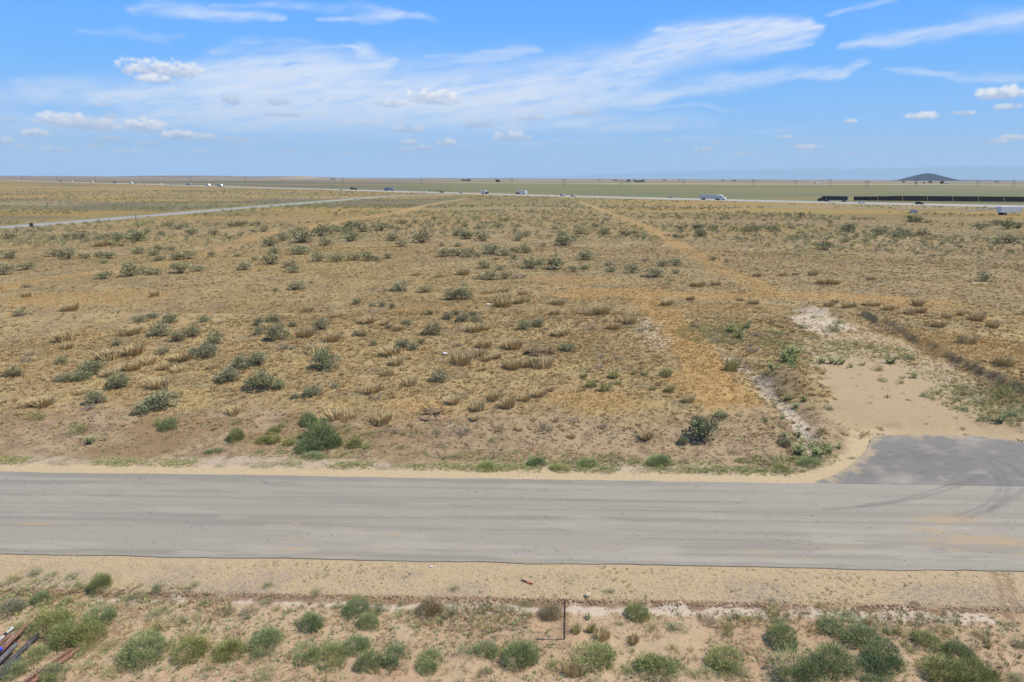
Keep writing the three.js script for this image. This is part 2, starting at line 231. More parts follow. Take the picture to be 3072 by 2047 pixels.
function paint(x, z, o) {
  const d = across(x, z), n1 = fbm(x * .22 + 1, z * .22, 3), n2 = fbm(x * 1.5, z * 1.5 + 5, 3), n3 = vn(x * 11, z * 11), n4 = vn(x * 27 + 3, z * 27);
  if (d < WIDTH) {
    const t = d + (n2 - .5) * .6;
    o[0] = C.sand[0]; o[1] = C.sand[1]; o[2] = C.sand[2];
    mixc(o, C.pinkSand, ss(.35, .65, n1)); mixc(o, C.crumb, .7 * ss(.52, .72, n2 * .5 + n3 * .5) + .4 * ss(.68, .92, n4) * ss(.35, .6, n2)); mulc(o, .92 + .16 * n3);
    const s = dist(DITCH, x, z, 2.5); if (s < 2.5) mixc(o, C.salt, .85 * (1 - ss(.12, .42, s + (n2 - .5) * .6)));
    const g = ss(-2.3, -1.95, t);
    if (g > 0) {
      const q = [...C.gravel]; const pebbly = ss(.42, .72, fbm(x * .5 + 31, z * .9, 3)) * (1 - ss(-1.0, -.4, t)), n5 = vn(x * 19 + 7, z * 19); mixc(q, C.stone, pebbly * clamp(.25 + 1.3 * (n5 - .4)));
      mulc(q, .80 + .42 * (n3 * .4 + n4 * .6)); mixc(q, C.stone, .6 * ss(.78, .95, n4)); mixc(q, C.salt, .5 * ss(.82, .95, n5)); mixc(o, q, g);
    }
    mixc(o, C.crumb, .8 * ss(-2.45, -2.25, t) * (1 - ss(-2.1, -1.9, t)) * ss(.35, .6, n2));
    for (const p of RUTS) { const k = dist(p, x, z, 1); mixc(o, C.crumb, .6 * (1 - ss(.08, .3, k + (n3 - .5) * .4)) * ss(.3, .6, n3 * .5 + n2 * .5)); }
    return;
  }
  const r = Math.hypot(x, z), t = d - WIDTH + (n2 - .5) * 1.1;
  const a = dist(APRON, x, z, 4) + (n2 - .5) * .8;
  // open steppe
  const big = fbm(x * .03 + 7, z * .03, 3), fine = r < 160 ? n3 * .6 + n4 * .4 : n2;
  o[0] = C.soil[0]; o[1] = C.soil[1]; o[2] = C.soil[2];
  mixc(o, C.straw, clamp(.25 + 1.4 * (n1 - .42) + .9 * (n2 - .45)));
  mixc(o, C.litter, .75 * ss(.52, .74, fbm(x * .5 + 50, z * .5, 3)));
  mixc(o, C.gold, .45 * ss(.5, .75, big));
  mixc(o, C.olive, .5 * ss(.55, .8, fbm(x * .06 + 90, z * .1, 3)) * ss(60, 140, r));
  mixc(o, C.duff, .75 * ss(.5, .8, fine) * ss(.3, .6, n2));
  const m = orangeAt(x, z); if (m > 0) { const q = [...C.orange]; mixc(q, C.ochre, ss(.4, .7, n2)); mulc(q, .88 + .24 * fine); mixc(o, q, m * .88); }
  if (r > 150) {                                                         // far plain
    const bh = beyondHighway(x, z), v = fbm(x * .006 + 3, z * .012, 3), f = ss(180, 420, r);
    const q = [...C.farGold]; mixc(q, C.sageFar, .85 * ss(.46, .62, fbm(x * .008 + 20, z * .02, 3)) * (x < -40 ? 1 : .6)); mixc(q, C.farTan, .7 * ss(.5, .7, v)); mixc(q, C.verge, .35 * ss(.52, .7, fbm(x * .02, z * .03 + 8, 3)));
    mixc(q, C.duff, .4 * ss(.5, .8, n2));
    if (bh > 6) { const e = [...C.green]; const left = ss(-120, -520, x + z * .05); mixc(e, C.sageFar, left); mixc(e, C.farGold, .4 * ss(.52, .72, fbm(x * .003, z * .01 + 4, 3))); mixc(e, C.farBrown, .85 * ss(2600, 4200, r + (fbm(x * .0008, z * .002, 3) - .5) * 2500)); mixc(e, C.band, .7 * ss(.58, .66, fbm(x * .0006 + 5, z * .003, 3)) * ss(1500, 2600, r)); mixc(q, e, ss(6, 40, bh + (v - .5) * 50)); }
    mixc(q, C.farTan, .8 * ss(-22, -9, bh) * (1 - ss(26, 40, bh)));
    const k = dist(FRONTAGE, x, z, 30); if (k < 30) mixc(q, C.verge, .75 * (1 - ss(6, 17, k + (v - .5) * 10)));
    mixc(o, q, f * (1 - m * .8));
  }
  if (d < WIDTH + 22 || a < 5) {
    const cut = 1 - ss(7.5, 11.5, t + (n1 - .5) * 5 - ss(8, 20, x) * 3);
    if (cut > 0) {
      const q = [...C.bank]; mixc(q, C.clod, .8 * ss(.44, .66, n2 * .55 + n3 * .45)); mixc(q, C.duff, .5 * ss(.6, .9, n4) * ss(.4, .6, n2)); mixc(q, C.rust, .7 * ss(.42, .62, n1) * ss(4, -14, x)); mulc(q, .9 + .2 * n3); mixc(o, q, cut * .92);
    }
    const w = 1 - ss(1.7, 2.9, t + (n1 - .5) * 2); if (w > 0) { const q = [...C.salt]; mixc(q, C.verge, .5 * ss(.4, .7, n2)); mixc(q, C.clod, .5 * ss(.5, .8, n3)); mixc(o, q, w * .55); }
    const g = Math.max(1 - ss(1.0, 1.5, t), 1 - ss(.7, 1.7, a)); if (g > 0) { const q = [...C.shoulder]; mulc(q, .88 + .24 * (n3 * .5 + n4 * .5)); mixc(o, q, g); }
  }
  if (r < 120) {
    const [wu, wv] = warp(x, z), pad = soft(PAD, x + wu, z + wv, .9); if (pad > 0) { const q = [...C.pad]; mixc(q, C.bank, .5 * ss(.5, .75, n1)); mulc(q, .92 + .16 * n3); mixc(q, C.crumb, .35 * ss(.8, .95, n2)); mixc(o, q, .95 * pad); }
    const mx = soft(MIXED, x + wu * .7, z + wv * .7, 1.2); if (mx > 0) { const q = [...C.pad]; mixc(q, C.bank, n1); mixc(q, C.pale, .5 * ss(.5, .7, n2)); mulc(q, .9 + .2 * n3); mixc(o, q, mx * clamp(.35 + .9 * n2 + .5 * (n1 - .5))); }
    const pale = soft(PALE, x + wu * .8, z + wv * .8, 1.2); if (pale > 0) mixc(o, C.pale, .95 * pale * clamp(.5 + n2));
    let k = dist(GULLY, x, z, 3); if (k < 3) mixc(o, C.salt, .95 * (1 - ss(.3, .8, k + (n2 - .5) * .9)));
    if ((k = dist(SCRAPE, x, z, 4)) < 4) mixc(o, C.pale, .6 * (1 - ss(.5, 2, k + (n2 - .5) * 2)));
    const b = blob(x, z, MOUND[0], MOUND[1], 2.4, 3); if (b < 1.4) mixc(o, C.clod, .45 * (1 - ss(.4, 1.4, b + (n2 - .5))));
    if (dist(BANK, x, z, 2) < 2) { const s = bankSide(x, z) * bankSign; mixc(o, C.clod, .75 * ss(-1.2, -.2, s + (n2 - .5) * 2) * (1 - ss(.1, .8, s + (n2 - .5) * 2))); }
  }
}
function groundTexture(x0, x1, z0, z1, w, h) {                          // row 0 at z0
  const data = new Uint8Array(w * h * 4), o = [0, 0, 0];
  for (let j = 0; j < h; j++) for (let i = 0; i < w; i++) {
    paint(lerp(x0, x1, (i + .5) / w), lerp(z0, z1, (j + .5) / h), o);
    const k = (j * w + i) * 4; data[k] = toByte(o[0]); data[k + 1] = toByte(o[1]); data[k + 2] = toByte(o[2]); data[k + 3] = 255;
  }
  const t = new THREE.DataTexture(data, w, h); t.colorSpace = THREE.SRGBColorSpace; t.magFilter = THREE.LinearFilter; t.needsUpdate = true; return t;
}
const grain = (() => { const n = 512, d = new Uint8Array(n * n * 4); for (let j = 0; j < n; j++) for (let i = 0; i < n; i++) { const a = vn((i % n) * .22, j * .22), b = vn(i * .06 + 9, j * .06), c = hash(i, j), v = clamp(.45 * a + .35 * b + .2 * c) * 255, k = (j * n + i) * 4; d[k] = d[k + 1] = d[k + 2] = v; d[k + 3] = 255; } const t = new THREE.DataTexture(d, n, n); t.magFilter = THREE.LinearFilter; t.wrapS = t.wrapT = THREE.MirroredRepeatWrapping; t.needsUpdate = true; return t; })();
const bumpOf = (rx, ry) => { const t = grain.clone(); t.repeat.set(rx, ry); t.needsUpdate = true; return t; };

function struct(o, name) { o.name = name; o.userData.kind = 'structure'; o.castShadow = o.receiveShadow = true; scene.add(o); return o; }
function tile(name, x0, x1, z0, z1, nx, nz, tw, th, bump, tuck = 0) {    // z0 is the far edge, z1 the near edge
  const pos = [], uv = [], idx = [];
  for (let j = 0; j <= nz; j++) for (let i = 0; i <= nx; i++) {
    const x = lerp(x0, x1, i / nx), z = lerp(z0, z1, j / nz);
    pos.push(x, height(x, z) - (tuck && j > nz - tuck ? .5 * (j - nz + tuck) / tuck : 0), z); uv.push(i / nx, j / nz);
  }
  for (let j = 0; j < nz; j++) for (let i = 0; i < nx; i++) { const a = j * (nx + 1) + i, b = a + nx + 1; idx.push(a, b, a + 1, b, b + 1, a + 1); }
  const g = new THREE.BufferGeometry(); g.setAttribute('position', new THREE.Float32BufferAttribute(pos, 3)); g.setAttribute('uv', new THREE.Float32BufferAttribute(uv, 2)); g.setIndex(idx); g.computeVertexNormals();
  const m = new THREE.MeshStandardMaterial({ map: groundTexture(x0, x1, z0, z1, tw, th), roughness: 1 });
  if (bump) { m.bumpMap = bumpOf((x1 - x0) / 6, (z1 - z0) / 6); m.bumpScale = bump; }
  return struct(new THREE.Mesh(g, m), name);
}
tile('sandy_verge_ground', -36, 36, -30.5, -12, 620, 210, 2048, 640, .03);
tile('cut_bank_ground', -78, 78, -78, -30.4, 640, 260, 2048, 1024, .05, 1);
tile('steppe_ground', -300, 300, -340, -77.4, 420, 300, 2048, 1400, .12, 2);
tile('far_steppe_ground', -900, 900, -1150, -335, 300, 130, 2048, 1024, 0, 1);
tile('outer_plain_ground', -5500, 5500, -6200, -1140, 60, 40, 2048, 1024, 0, 1);
{ // the plain on to the horizon, all round
  const pos = [], col = [], idx = [], rings = 70, sect = 180, o = [0, 0, 0];
  for (let j = 0; j <= rings; j++) { const r = j ? 60 * Math.pow(46000 / 60, j / rings) : 0; for (let i = 0; i <= sect; i++) {
    const a = i / sect * 2 * Math.PI, x = Math.sin(a) * r, z = -Math.cos(a) * r; pos.push(x, -1.7, z);
    o[0] = C.farBrown[0]; o[1] = C.farBrown[1]; o[2] = C.farBrown[2];
    if (r > 600) { const v = fbm(x * .0002 + 3, z * .0004, 4), w = fbm(x * .0004 + 30, z * .001, 3); mixc(o, C.farBrown, ss(.4, .6, v)); mixc(o, C.green, .6 * ss(.5, .62, w) * ss(-3000, 500, x)); mixc(o, C.band, .6 * ss(.6, .7, fbm(x * .0003 + 70, z * .0016, 3))); }
    col.push(...o);
  } }
  for (let j = 0; j < rings; j++) for (let i = 0; i < sect; i++) { const a = j * (sect + 1) + i, b = a + sect + 1; idx.push(a, a + 1, b, b, a + 1, b + 1); }
  const g = new THREE.BufferGeometry(); g.setAttribute('position', new THREE.Float32BufferAttribute(pos, 3)); g.setAttribute('color', new THREE.Float32BufferAttribute(col, 3)); g.setIndex(idx); g.computeVertexNormals();
  struct(new THREE.Mesh(g, new THREE.MeshStandardMaterial({ vertexColors: true, roughness: 1 })), 'horizon_plain_ground');
}

// ------------------------------------------------------------ asphalt
const T = (w, ...n) => { const l = line(...n); l.w = w; return l; };
const TYRE = [
  T(.10, 23.15,-37.26, 25.3,-38.17, 27.29,-38.73, 29.47,-38.86, 31,-38.62, 33.06,-37.55), T(.12, 22.38,-35.12, 25.32,-36.86, 27.41,-37.62, 29.24,-37.91, 30.48,-37.88, 32.67,-37.05),
  T(.22, 26.9,-35.57, 25.39,-34.58, 23.64,-33.6, 21.1,-32.39, 18.53,-31.53, 15.55,-31.07), T(.20, 26.21,-35.36, 24.51,-34.39, 22.39,-33.35, 19.91,-32.14, 17.42,-31.4),
  T(.25, 27.79,-37.2, 27.61,-35.59, 26.89,-34.05, 25.59,-32.5, 23.81,-31.14, 21.75,-30.07), T(.22, 27.08,-36.4, 27,-35.27, 26.28,-33.87, 25.2,-32.65, 23.59,-31.43, 21.64,-30.41),
  T(.3, 21.26,-37.51, 23.65,-38.93, 26.08,-39.51, 28.31,-39.68), T(.3, 21.82,-37.34, 24.31,-38.61, 26.78,-39.26), T(.35, 28.28,-37.71, 28.69,-36.55, 28.43,-34.62), T(.3, 27.25,-33.47, 25.59,-32.19, 23.71,-30.99),
];
const SANDY = [[21.04,-30.1, 1.5, .36], [19.38,-29.19, .75, .2], [19.96,-28.88, .5, .14], [21.32,-28.2, 2.2, .42], [19.62,-27.31, .4, .1], [22.6,-27.97, .6, .2], [-22.51,-29.34, 1.1, .08], [-9.76,-27.15, .7, .12], [-5.47,-28.54, .2, .12], [-10.26,-29.46, .2, .1]];
const SKID = [[-13.54,-34.22, -13.14,-33.85], [-13.14,-33.85, -12.66,-33.74], [-12.66,-33.74, -12.28,-33.94]];
const A1 = tone(177, 167, 150), A2 = tone(160, 150, 135), A3 = tone(190, 179, 161), AD = tone(118, 110, 104), APR = tone(145, 138, 129), ADUST = tone(198, 174, 140), ASAND = tone(206, 172, 122);
function asphalt(x, z, o) {
  const s = along(x, z), d = across(x, z), n = fbm(s * .35, d * 2.2, 3), streak = fbm(s * .06 + 4, d * 3.2, 4), g = hash(Math.floor(s * 40), Math.floor(d * 40)), p = fbm(s * 1.2 + 9, d * 2.4, 3), turn = ss(4, 15, s);
  o[0] = A1[0]; o[1] = A1[1]; o[2] = A1[2];
  if (d > WIDTH) { o[0] = APR[0]; o[1] = APR[1]; o[2] = APR[2]; mixc(o, A3, .6 * ss(.52, .8, fbm(s * .5 + 3, d * .6, 4)) + .3 * ss(.6, .85, fbm(s * 1.8, d * 2.2 + 7, 3))); mixc(o, AD, .35 * ss(.55, .8, fbm(s * .25 + 40, d * .5, 3))); }
  else {
    mixc(o, A2, .9 * ss(.42, .66, streak)); mixc(o, A3, .8 * ss(.48, .75, n) * lerp(.55, 1, ss(6, 1, d)) + .25 * turn);
    for (const [c, w, k] of [[4.79, .16, .55], [2.87, .25, .3], [1.81, .3, .2], [5.76, .3, .2]]) { const e = (d - c + (fbm(s * .1, c, 2) - .5) * .4) / w; mixc(o, A2, k * Math.exp(-e * e) * (.4 + .9 * n)); }
    mixc(o, ADUST, .35 * ss(.58, .8, fbm(s * .5 + 70, d * 3, 3)) * ss(4.5, 1, d)); mixc(o, A2, .5 * ss(.25, 0, d + (p - .5) * .3));
  }
  if (d > WIDTH) { const e = dist(APRON, x, z, 1.5); if (e < 1.5) mixc(o, ADUST, .85 * (1 - ss(.05, .7, e + (fbm(x * 2, z * 2, 4) - .5) * 1.6))); }
  for (const l of TYRE) { const e = dist(l, x, z, 1.2); if (e < 1.2) mixc(o, AD, .42 * (1 - ss(l.w * .2, l.w * .9, e + (p - .5) * .16)) * (.35 + .8 * n)); }
  for (const [ax, az, bx, bz] of SKID.map((q) => q.flat())) { const e = dist(line(ax, az, bx, bz), x, z, .3); if (e < .3) mixc(o, AD, .45 * (1 - ss(.0, .09, e + (p - .5) * .12))); }
  for (const [cx, cz, rx, rz] of SANDY) { const q = blob(x, z, cx, cz, rx, rz) + (fbm(s * 3, d * 9, 3) - .5) * 2.4; if (q < 1.3) mixc(o, ASAND, .6 * (1 - ss(.2, 1.3, q)) * (.35 + 1.1 * vn(s * 14, d * 30))); const w = blob(x, z, cx, cz, rx * 2.2, rz * 2.4) + (p - .5) * 1.5; if (w < 1) mixc(o, ADUST, .22 * (1 - ss(.2, 1, w))); }
  mixc(o, AD, .8 * ss(.965, .985, hash(Math.floor(s * 9), Math.floor(d * 22) + 5)) * ss(.5, .7, fbm(s * .8, d * 2 + 40, 2)));
  mulc(o, .93 + .14 * g);
}
function asphaltTexture(s0, s1, d0, d1, w, h) {
  const data = new Uint8Array(w * h * 4), o = [0, 0, 0];
  for (let j = 0; j < h; j++) for (let i = 0; i < w; i++) { const [x, z] = roadPoint(lerp(s0, s1, (i + .5) / w), lerp(d0, d1, (j + .5) / h)); asphalt(x, z, o); const k = (j * w + i) * 4; data[k] = toByte(o[0]); data[k + 1] = toByte(o[1]); data[k + 2] = toByte(o[2]); data[k + 3] = 255; }
  const t = new THREE.DataTexture(data, w, h); t.colorSpace = THREE.SRGBColorSpace; t.magFilter = THREE.LinearFilter; t.wrapS = t.wrapT = THREE.MirroredRepeatWrapping; t.needsUpdate = true; return t;
}
function slab(outline, top, thick, s0, s1, d0, d1, tex, name) {          // outline in (s, d)
  const sh = new THREE.Shape(outline.map(([s, d]) => new THREE.Vector2(s, d))), g = new THREE.ExtrudeGeometry(sh, { depth: thick, bevelEnabled: true, bevelThickness: .015, bevelSize: .015, bevelSegments: 1 });
  const p = g.attributes.position, uv = g.attributes.uv;
  for (let i = 0; i < p.count; i++) { const s = p.getX(i), d = p.getY(i), y = p.getZ(i); uv.setXY(i, (s - s0) / (s1 - s0), (d - d0) / (d1 - d0)); const [x, z] = roadPoint(s, d); p.setXYZ(i, x, top - thick - .015 + y, z); }
  g.computeVertexNormals();
  const m = new THREE.MeshStandardMaterial({ map: tex, roughness: .92, bumpMap: bumpOf((s1 - s0) / 1.2, (d1 - d0) / 1.2), bumpScale: .006 });
  return struct(new THREE.Mesh(g, m), name);
}
{
  const wob = (s, k) => (fbm(s * .45 + k, k, 3) - .5) * .2 + (fbm(s * 2.2 + k, k + 5, 2) - .5) * .09, out = [];
  for (let s = -90; s <= 90; s += .5) out.push([s, .04 + wob(s, 3)]);
  for (let s = 90; s >= -90; s -= .5) out.push([s, WIDTH + (s > 16 ? 0 : wob(s, 8))]);
  slab(out, .03, .09, -34, 34, 0, WIDTH, asphaltTexture(-34, 34, 0, WIDTH, 2048, 420), 'asphalt_road');
  const ap = []; for (let i = 0; i < APRON.length; i++) { const a = APRON[i], b = APRON[Math.min(i + 1, APRON.length - 1)]; for (let k = 0; k < (i < APRON.length - 1 ? 6 : 1); k++) { const x = lerp(a[0], b[0], k / 6), z = lerp(a[1], b[1], k / 6), s = along(x, z); ap.push([s + (fbm(x * .9, z * .9, 3) - .5) * .2, Math.max(WIDTH + .045, across(x, z) + (fbm(x * .9 + 40, z * .9, 3) - .5) * .16)]); } }
  ap[0][1] = ap[ap.length - 1][1] = WIDTH + .045;
  slab(ap.reverse(), .024, .085, 14, 48, WIDTH, 22, asphaltTexture(14, 48, WIDTH, 22, 1400, 560), 'paved_apron_road');
}
function ribbon(pts, half, y, thick, color, name, rough = .9) {
  const c = new THREE.CatmullRomCurve3(pts.map(([x, z]) => new THREE.Vector3(x, 0, z)), false, 'centripetal'), n = 160, pos = [], idx = [], col = [];
  for (let i = 0; i <= n; i++) { const p = c.getPointAt(i / n), t = c.getTangentAt(i / n), h0 = Math.max(0, height(p.x, p.z)); for (const [k, yy] of [[-half - .6, y - thick], [-half, y], [half, y], [half + .6, y - thick]]) { pos.push(p.x - t.z * k, yy + h0, p.z + t.x * k); const v = .9 + .2 * fbm(p.x * .05 + k, p.z * .05, 3); col.push(color[0] * v, color[1] * v, color[2] * v); } }
  for (let i = 0; i < n; i++) for (let k = 0; k < 3; k++) { const a = i * 4 + k, b = a + 4; idx.push(a, a + 1, b, b, a + 1, b + 1); }
  const g = new THREE.BufferGeometry(); g.setAttribute('position', new THREE.Float32BufferAttribute(pos, 3)); g.setAttribute('color', new THREE.Float32BufferAttribute(col, 3)); g.setIndex(idx); g.computeVertexNormals();
  return struct(new THREE.Mesh(g, new THREE.MeshStandardMaterial({ vertexColors: true, roughness: rough, side: THREE.DoubleSide })), name);
}
function shifted(pts, k) { return pts.map((p, i) => { const a = pts[Math.max(0, i - 1)], b = pts[Math.min(pts.length - 1, i + 1)], l = Math.hypot(b[0] - a[0], b[1] - a[1]); return [p[0] - (b[1] - a[1]) / l * k, p[1] + (b[0] - a[0]) / l * k]; }); }
const side = (() => { const s = shifted(HIGHWAY, 10); return s[2][1] < HIGHWAY[2][1] ? 1 : -1; })();    // +: away from the viewer
const NEARLANE = shifted(HIGHWAY, side * -6), FARLANE = shifted(HIGHWAY, side * 15);
ribbon(NEARLANE, 6, .5, .6, tone(198, 188, 174), 'highway_near_lanes_road');
ribbon(FARLANE, 5.5, .45, .55, tone(200, 190, 178), 'highway_far_lanes_road');
ribbon(FRONTAGE, 4.2, .22, .3, tone(178, 170, 160), 'frontage_road');

// ------------------------------------------------------------ hills far off
function hill(name, cx, cz, rx, rz, h, pow, color, seed, rough = .12) {
  const n = 72, m = 40, pos = [], idx = [], col = [];
  for (let j = 0; j <= m; j++) for (let i = 0; i <= n; i++) {
    const u = i / n * 2 - 1, v = j / m * 2 - 1, q = Math.min(1, Math.sqrt(u * u + v * v)), k = fbm(u * 4 + seed, v * 4, 5);
    const y = h * Math.pow(1 - ss(0, 1, Math.pow(q, pow)), 1) * (1 - rough + rough * 2 * k);
    pos.push(cx + u * rx, y - 2, cz + v * rz); const s = .8 + .4 * fbm(u * 9 + seed, v * 9, 3); col.push(color[0] * s, color[1] * s, color[2] * s);
  }
  for (let j = 0; j < m; j++) for (let i = 0; i < n; i++) { const a = j * (n + 1) + i, b = a + n + 1; idx.push(a, b, a + 1, b, b + 1, a + 1); }
  const g = new THREE.BufferGeometry(); g.setAttribute('position', new THREE.Float32BufferAttribute(pos, 3)); g.setAttribute('color', new THREE.Float32BufferAttribute(col, 3)); g.setIndex(idx); g.computeVertexNormals();
  return struct(new THREE.Mesh(g, new THREE.MeshStandardMaterial({ vertexColors: true, roughness: 1, side: THREE.DoubleSide })), name);
}
const dir = (az, r) => [Math.sin(az * R) * r, -Math.cos(az * R) * r];
hill('low_rise_hill', ...dir(-24.0, 12000), 2300, 1500, 40, 1.2, tone(150, 132, 112), 3);
hill('far_rise_hill', ...dir(-18.5, 14000), 1900, 1500, 38, 1.2, tone(150, 132, 112), 5);
hill('left_rise_hill', ...dir(-34, 13000), 3200, 1500, 26, 1.2, tone(156, 134, 110), 8);
hill('tan_mesa_hill', ...dir(-16.85, 9000), 300, 340, 30, 1.9, tone(188, 164, 132), 11, .25);
hill('mesa_skirt_hill', ...dir(-16.2, 9300), 900, 500, 13, 1.0, tone(176, 152, 122), 13);
hill('middle_rise_hill', ...dir(-3.5, 15000), 2600, 1500, 20, 1.2, tone(150, 136, 122), 15);
hill('butte_hill', ...dir(30.6, 14000), 575, 700, 122, .95, tone(36, 50, 64), 21, .10);
hill('butte_skirt_hill', ...dir(33.6, 14600), 1300, 900, 20, 1.0, tone(120, 114, 100), 23);
{ // the blue range beyond
  const crest = [[-2, 60], [3, 150], [8, 330], [13, 520], [17, 600], [22, 640], [26, 650], [29, 690], [31, 800], [33.5, 830], [35, 720], [37, 850], [40, 780], [45, 600]], pos = [], idx = [], col = [], n = 220, m = 10, base = tone(112, 116, 118);
  for (let i = 0; i <= n; i++) { const az = lerp(-2, 45, i / n); let q = 0; while (q < crest.length - 2 && az > crest[q + 1][0]) q++; const h = lerp(crest[q][1], crest[q + 1][1], ss(crest[q][0], crest[q + 1][0], az)) * (.9 + .2 * fbm(az * 1.6, 4, 4));
    for (let j = 0; j <= m; j++) { const v = j / m * 2 - 1, [x, z] = dir(az, 115000 + v * 11000), k = fbm(az * 2, v * 3 + 9, 4); pos.push(x, 2.5 * h * (1 - ss(0, 1, Math.abs(v))) * (.85 + .3 * k * (v ? 1 : .5)) - 6, z); const s = .85 + .3 * k; col.push(base[0] * s, base[1] * s, base[2] * s); } }
  for (let i = 0; i < n; i++) for (let j = 0; j < m; j++) { const a = i * (m + 1) + j, b = a + m + 1; idx.push(a, b, a + 1, b, b + 1, a + 1); }
  const g = new THREE.BufferGeometry(); g.setAttribute('position', new THREE.Float32BufferAttribute(pos, 3)); g.setAttribute('color', new THREE.Float32BufferAttribute(col, 3)); g.setIndex(idx); g.computeVertexNormals();
  struct(new THREE.Mesh(g, new THREE.MeshStandardMaterial({ vertexColors: true, roughness: 1, side: THREE.DoubleSide })), 'distant_mountain_range');
}
scene.fog = new THREE.FogExp2(new THREE.Color(.68, .86, 1.0), 0.00002);

// ------------------------------------------------------------ names, labels, things
const taken = {};
function numbered(n) { const k = (taken[n] = (taken[n] ?? -1) + 1); return k ? n + '_' + String(k).padStart(3, '0') : n; }
function shade(o) { o.traverse((c) => { if (c.isMesh) c.castShadow = c.receiveShadow = true; }); return o; }
function tag(o, label, category, group) { o.userData = { label, category, kind: 'thing' }; if (group) o.userData.group = group; return o; }
function thing(name, label, category, group, x = 0, y = 0, z = 0, turn = 0) { const o = new THREE.Group(); o.name = numbered(name); o.position.set(x, y, z); o.rotation.y = turn; tag(o, label, category, group); scene.add(o); return o; }
function part(parent, name, geo, mat, x = 0, y = 0, z = 0) { const m = new THREE.Mesh(geo, mat); m.name = name; m.position.set(x, y, z); m.castShadow = m.receiveShadow = true; parent.add(m); return m; }
const mat = (c, roughness = .9, extra = {}) => new THREE.MeshStandardMaterial({ color: new THREE.Color().setRGB(...c), roughness, side: THREE.DoubleSide, ...extra });

// ------------------------------------------------------------ plants
class Leaves {
  constructor() { this.p = []; this.c = []; }
  tri(a, b, c, k) { this.p.push(...a, ...b, ...c); this.c.push(...k, ...k, ...k); }
  // a tapering blade from a along d (unit) of length l, width w, drooping by bend
  blade(a, d, l, w, k, bend = 0, ang = 0) {
    let sx = -d[2] + Math.cos(ang) * .6, sy = Math.sin(ang) * .8, sz = d[0] + Math.sin(ang) * .6; const q = Math.hypot(sx, sy, sz) || 1; sx *= w / q / 2; sy *= w / q / 2; sz *= w / q / 2;
    const m = [a[0] + d[0] * l * .55, a[1] + d[1] * l * .55 - bend * l * .12, a[2] + d[2] * l * .55], t = [a[0] + d[0] * l, a[1] + d[1] * l - bend * l * .5, a[2] + d[2] * l];
    const a1 = [a[0] - sx, a[1] - sy, a[2] - sz], a2 = [a[0] + sx, a[1] + sy, a[2] + sz], m1 = [m[0] - sx * .8, m[1] - sy * .8, m[2] - sz * .8], m2 = [m[0] + sx * .8, m[1] + sy * .8, m[2] + sz * .8];
    this.tri(a1, a2, m1, k); this.tri(a2, m2, m1, k); this.tri(m1, m2, t, k);
  }
  spike(a, d, l, w, k, ang) { let sx = -d[2] + Math.cos(ang), sy = Math.sin(ang * 1.7) * .7, sz = d[0] + Math.sin(ang); const q = Math.hypot(sx, sy, sz) || 1; const s = w / q / 2; this.tri([a[0] - sx * s, a[1] - sy * s, a[2] - sz * s], [a[0] + sx * s, a[1] + sy * s, a[2] + sz * s], [a[0] + d[0] * l, a[1] + d[1] * l, a[2] + d[2] * l], k); }
  leaf(a, d, l, w, k, ang) { // diamond leaf
    let sx = -d[2] + Math.cos(ang) * .5, sy = Math.sin(ang) * .5, sz = d[0] + Math.sin(ang) * .5; const q = Math.hypot(sx, sy, sz) || 1, s = w / q / 2, m = [a[0] + d[0] * l * .45, a[1] + d[1] * l * .45, a[2] + d[2] * l * .45], t = [a[0] + d[0] * l, a[1] + d[1] * l - l * .15, a[2] + d[2] * l];
    const u = [m[0] - sx * s, m[1] - sy * s, m[2] - sz * s], v = [m[0] + sx * s, m[1] + sy * s, m[2] + sz * s]; this.tri(a, v, u, k); this.tri(u, v, t, k);
  }
  twig(a, b, r0, r1, k) { const dx = b[0] - a[0], dy = b[1] - a[1], dz = b[2] - a[2]; let ux = -dz, uy = 0, uz = dx, q = Math.hypot(ux, uz); if (q < 1e-4) { ux = 1; uz = 0; q = 1; } ux /= q; uz /= q; let vx = dy * uz - dz * uy, vy = dz * ux - dx * uz, vz = dx * uy - dy * ux; q = Math.hypot(vx, vy, vz) || 1; vx /= q; vy /= q; vz /= q;
    const P = [], Q = []; for (let i = 0; i < 4; i++) { const c = Math.cos(i * Math.PI / 2), s = Math.sin(i * Math.PI / 2); P.push([a[0] + (ux * c + vx * s) * r0, a[1] + (uy * c + vy * s) * r0, a[2] + (uz * c + vz * s) * r0]); Q.push([b[0] + (ux * c + vx * s) * r1, b[1] + (uy * c + vy * s) * r1, b[2] + (uz * c + vz * s) * r1]); }
    for (let i = 0; i < 4; i++) { const j = (i + 1) % 4; this.tri(P[i], P[j], Q[i], k); this.tri(P[j], Q[j], Q[i], k); } }
  build() { const g = new THREE.BufferGeometry(); g.setAttribute('position', new THREE.Float32BufferAttribute(this.p, 3)); g.setAttribute('color', new THREE.Float32BufferAttribute(this.c, 3)); g.computeVertexNormals(); return g; }
}
const vary = (c, r, k = .25, h = .08) => { const s = 1 - k + 2 * k * r(), t = (r() - .5) * 2 * h; return [c[0] * s * (1 + t), c[1] * s, c[2] * s * (1 - t)]; };
const norm = (x, y, z) => { const q = Math.hypot(x, y, z) || 1; return [x / q, y / q, z / q]; };
const onDome = (r, low) => { const y = lerp(low, 1, r()), a = r() * 6.2832, q = Math.sqrt(Math.max(0, 1 - y * y)); return [q * Math.cos(a), y, q * Math.sin(a)]; };
const SAGE_A = [.36, .335, .19], SAGE_B = [.245, .225, .125], WOOD = [.17, .135, .105], DEADWOOD = [.28, .235, .175];
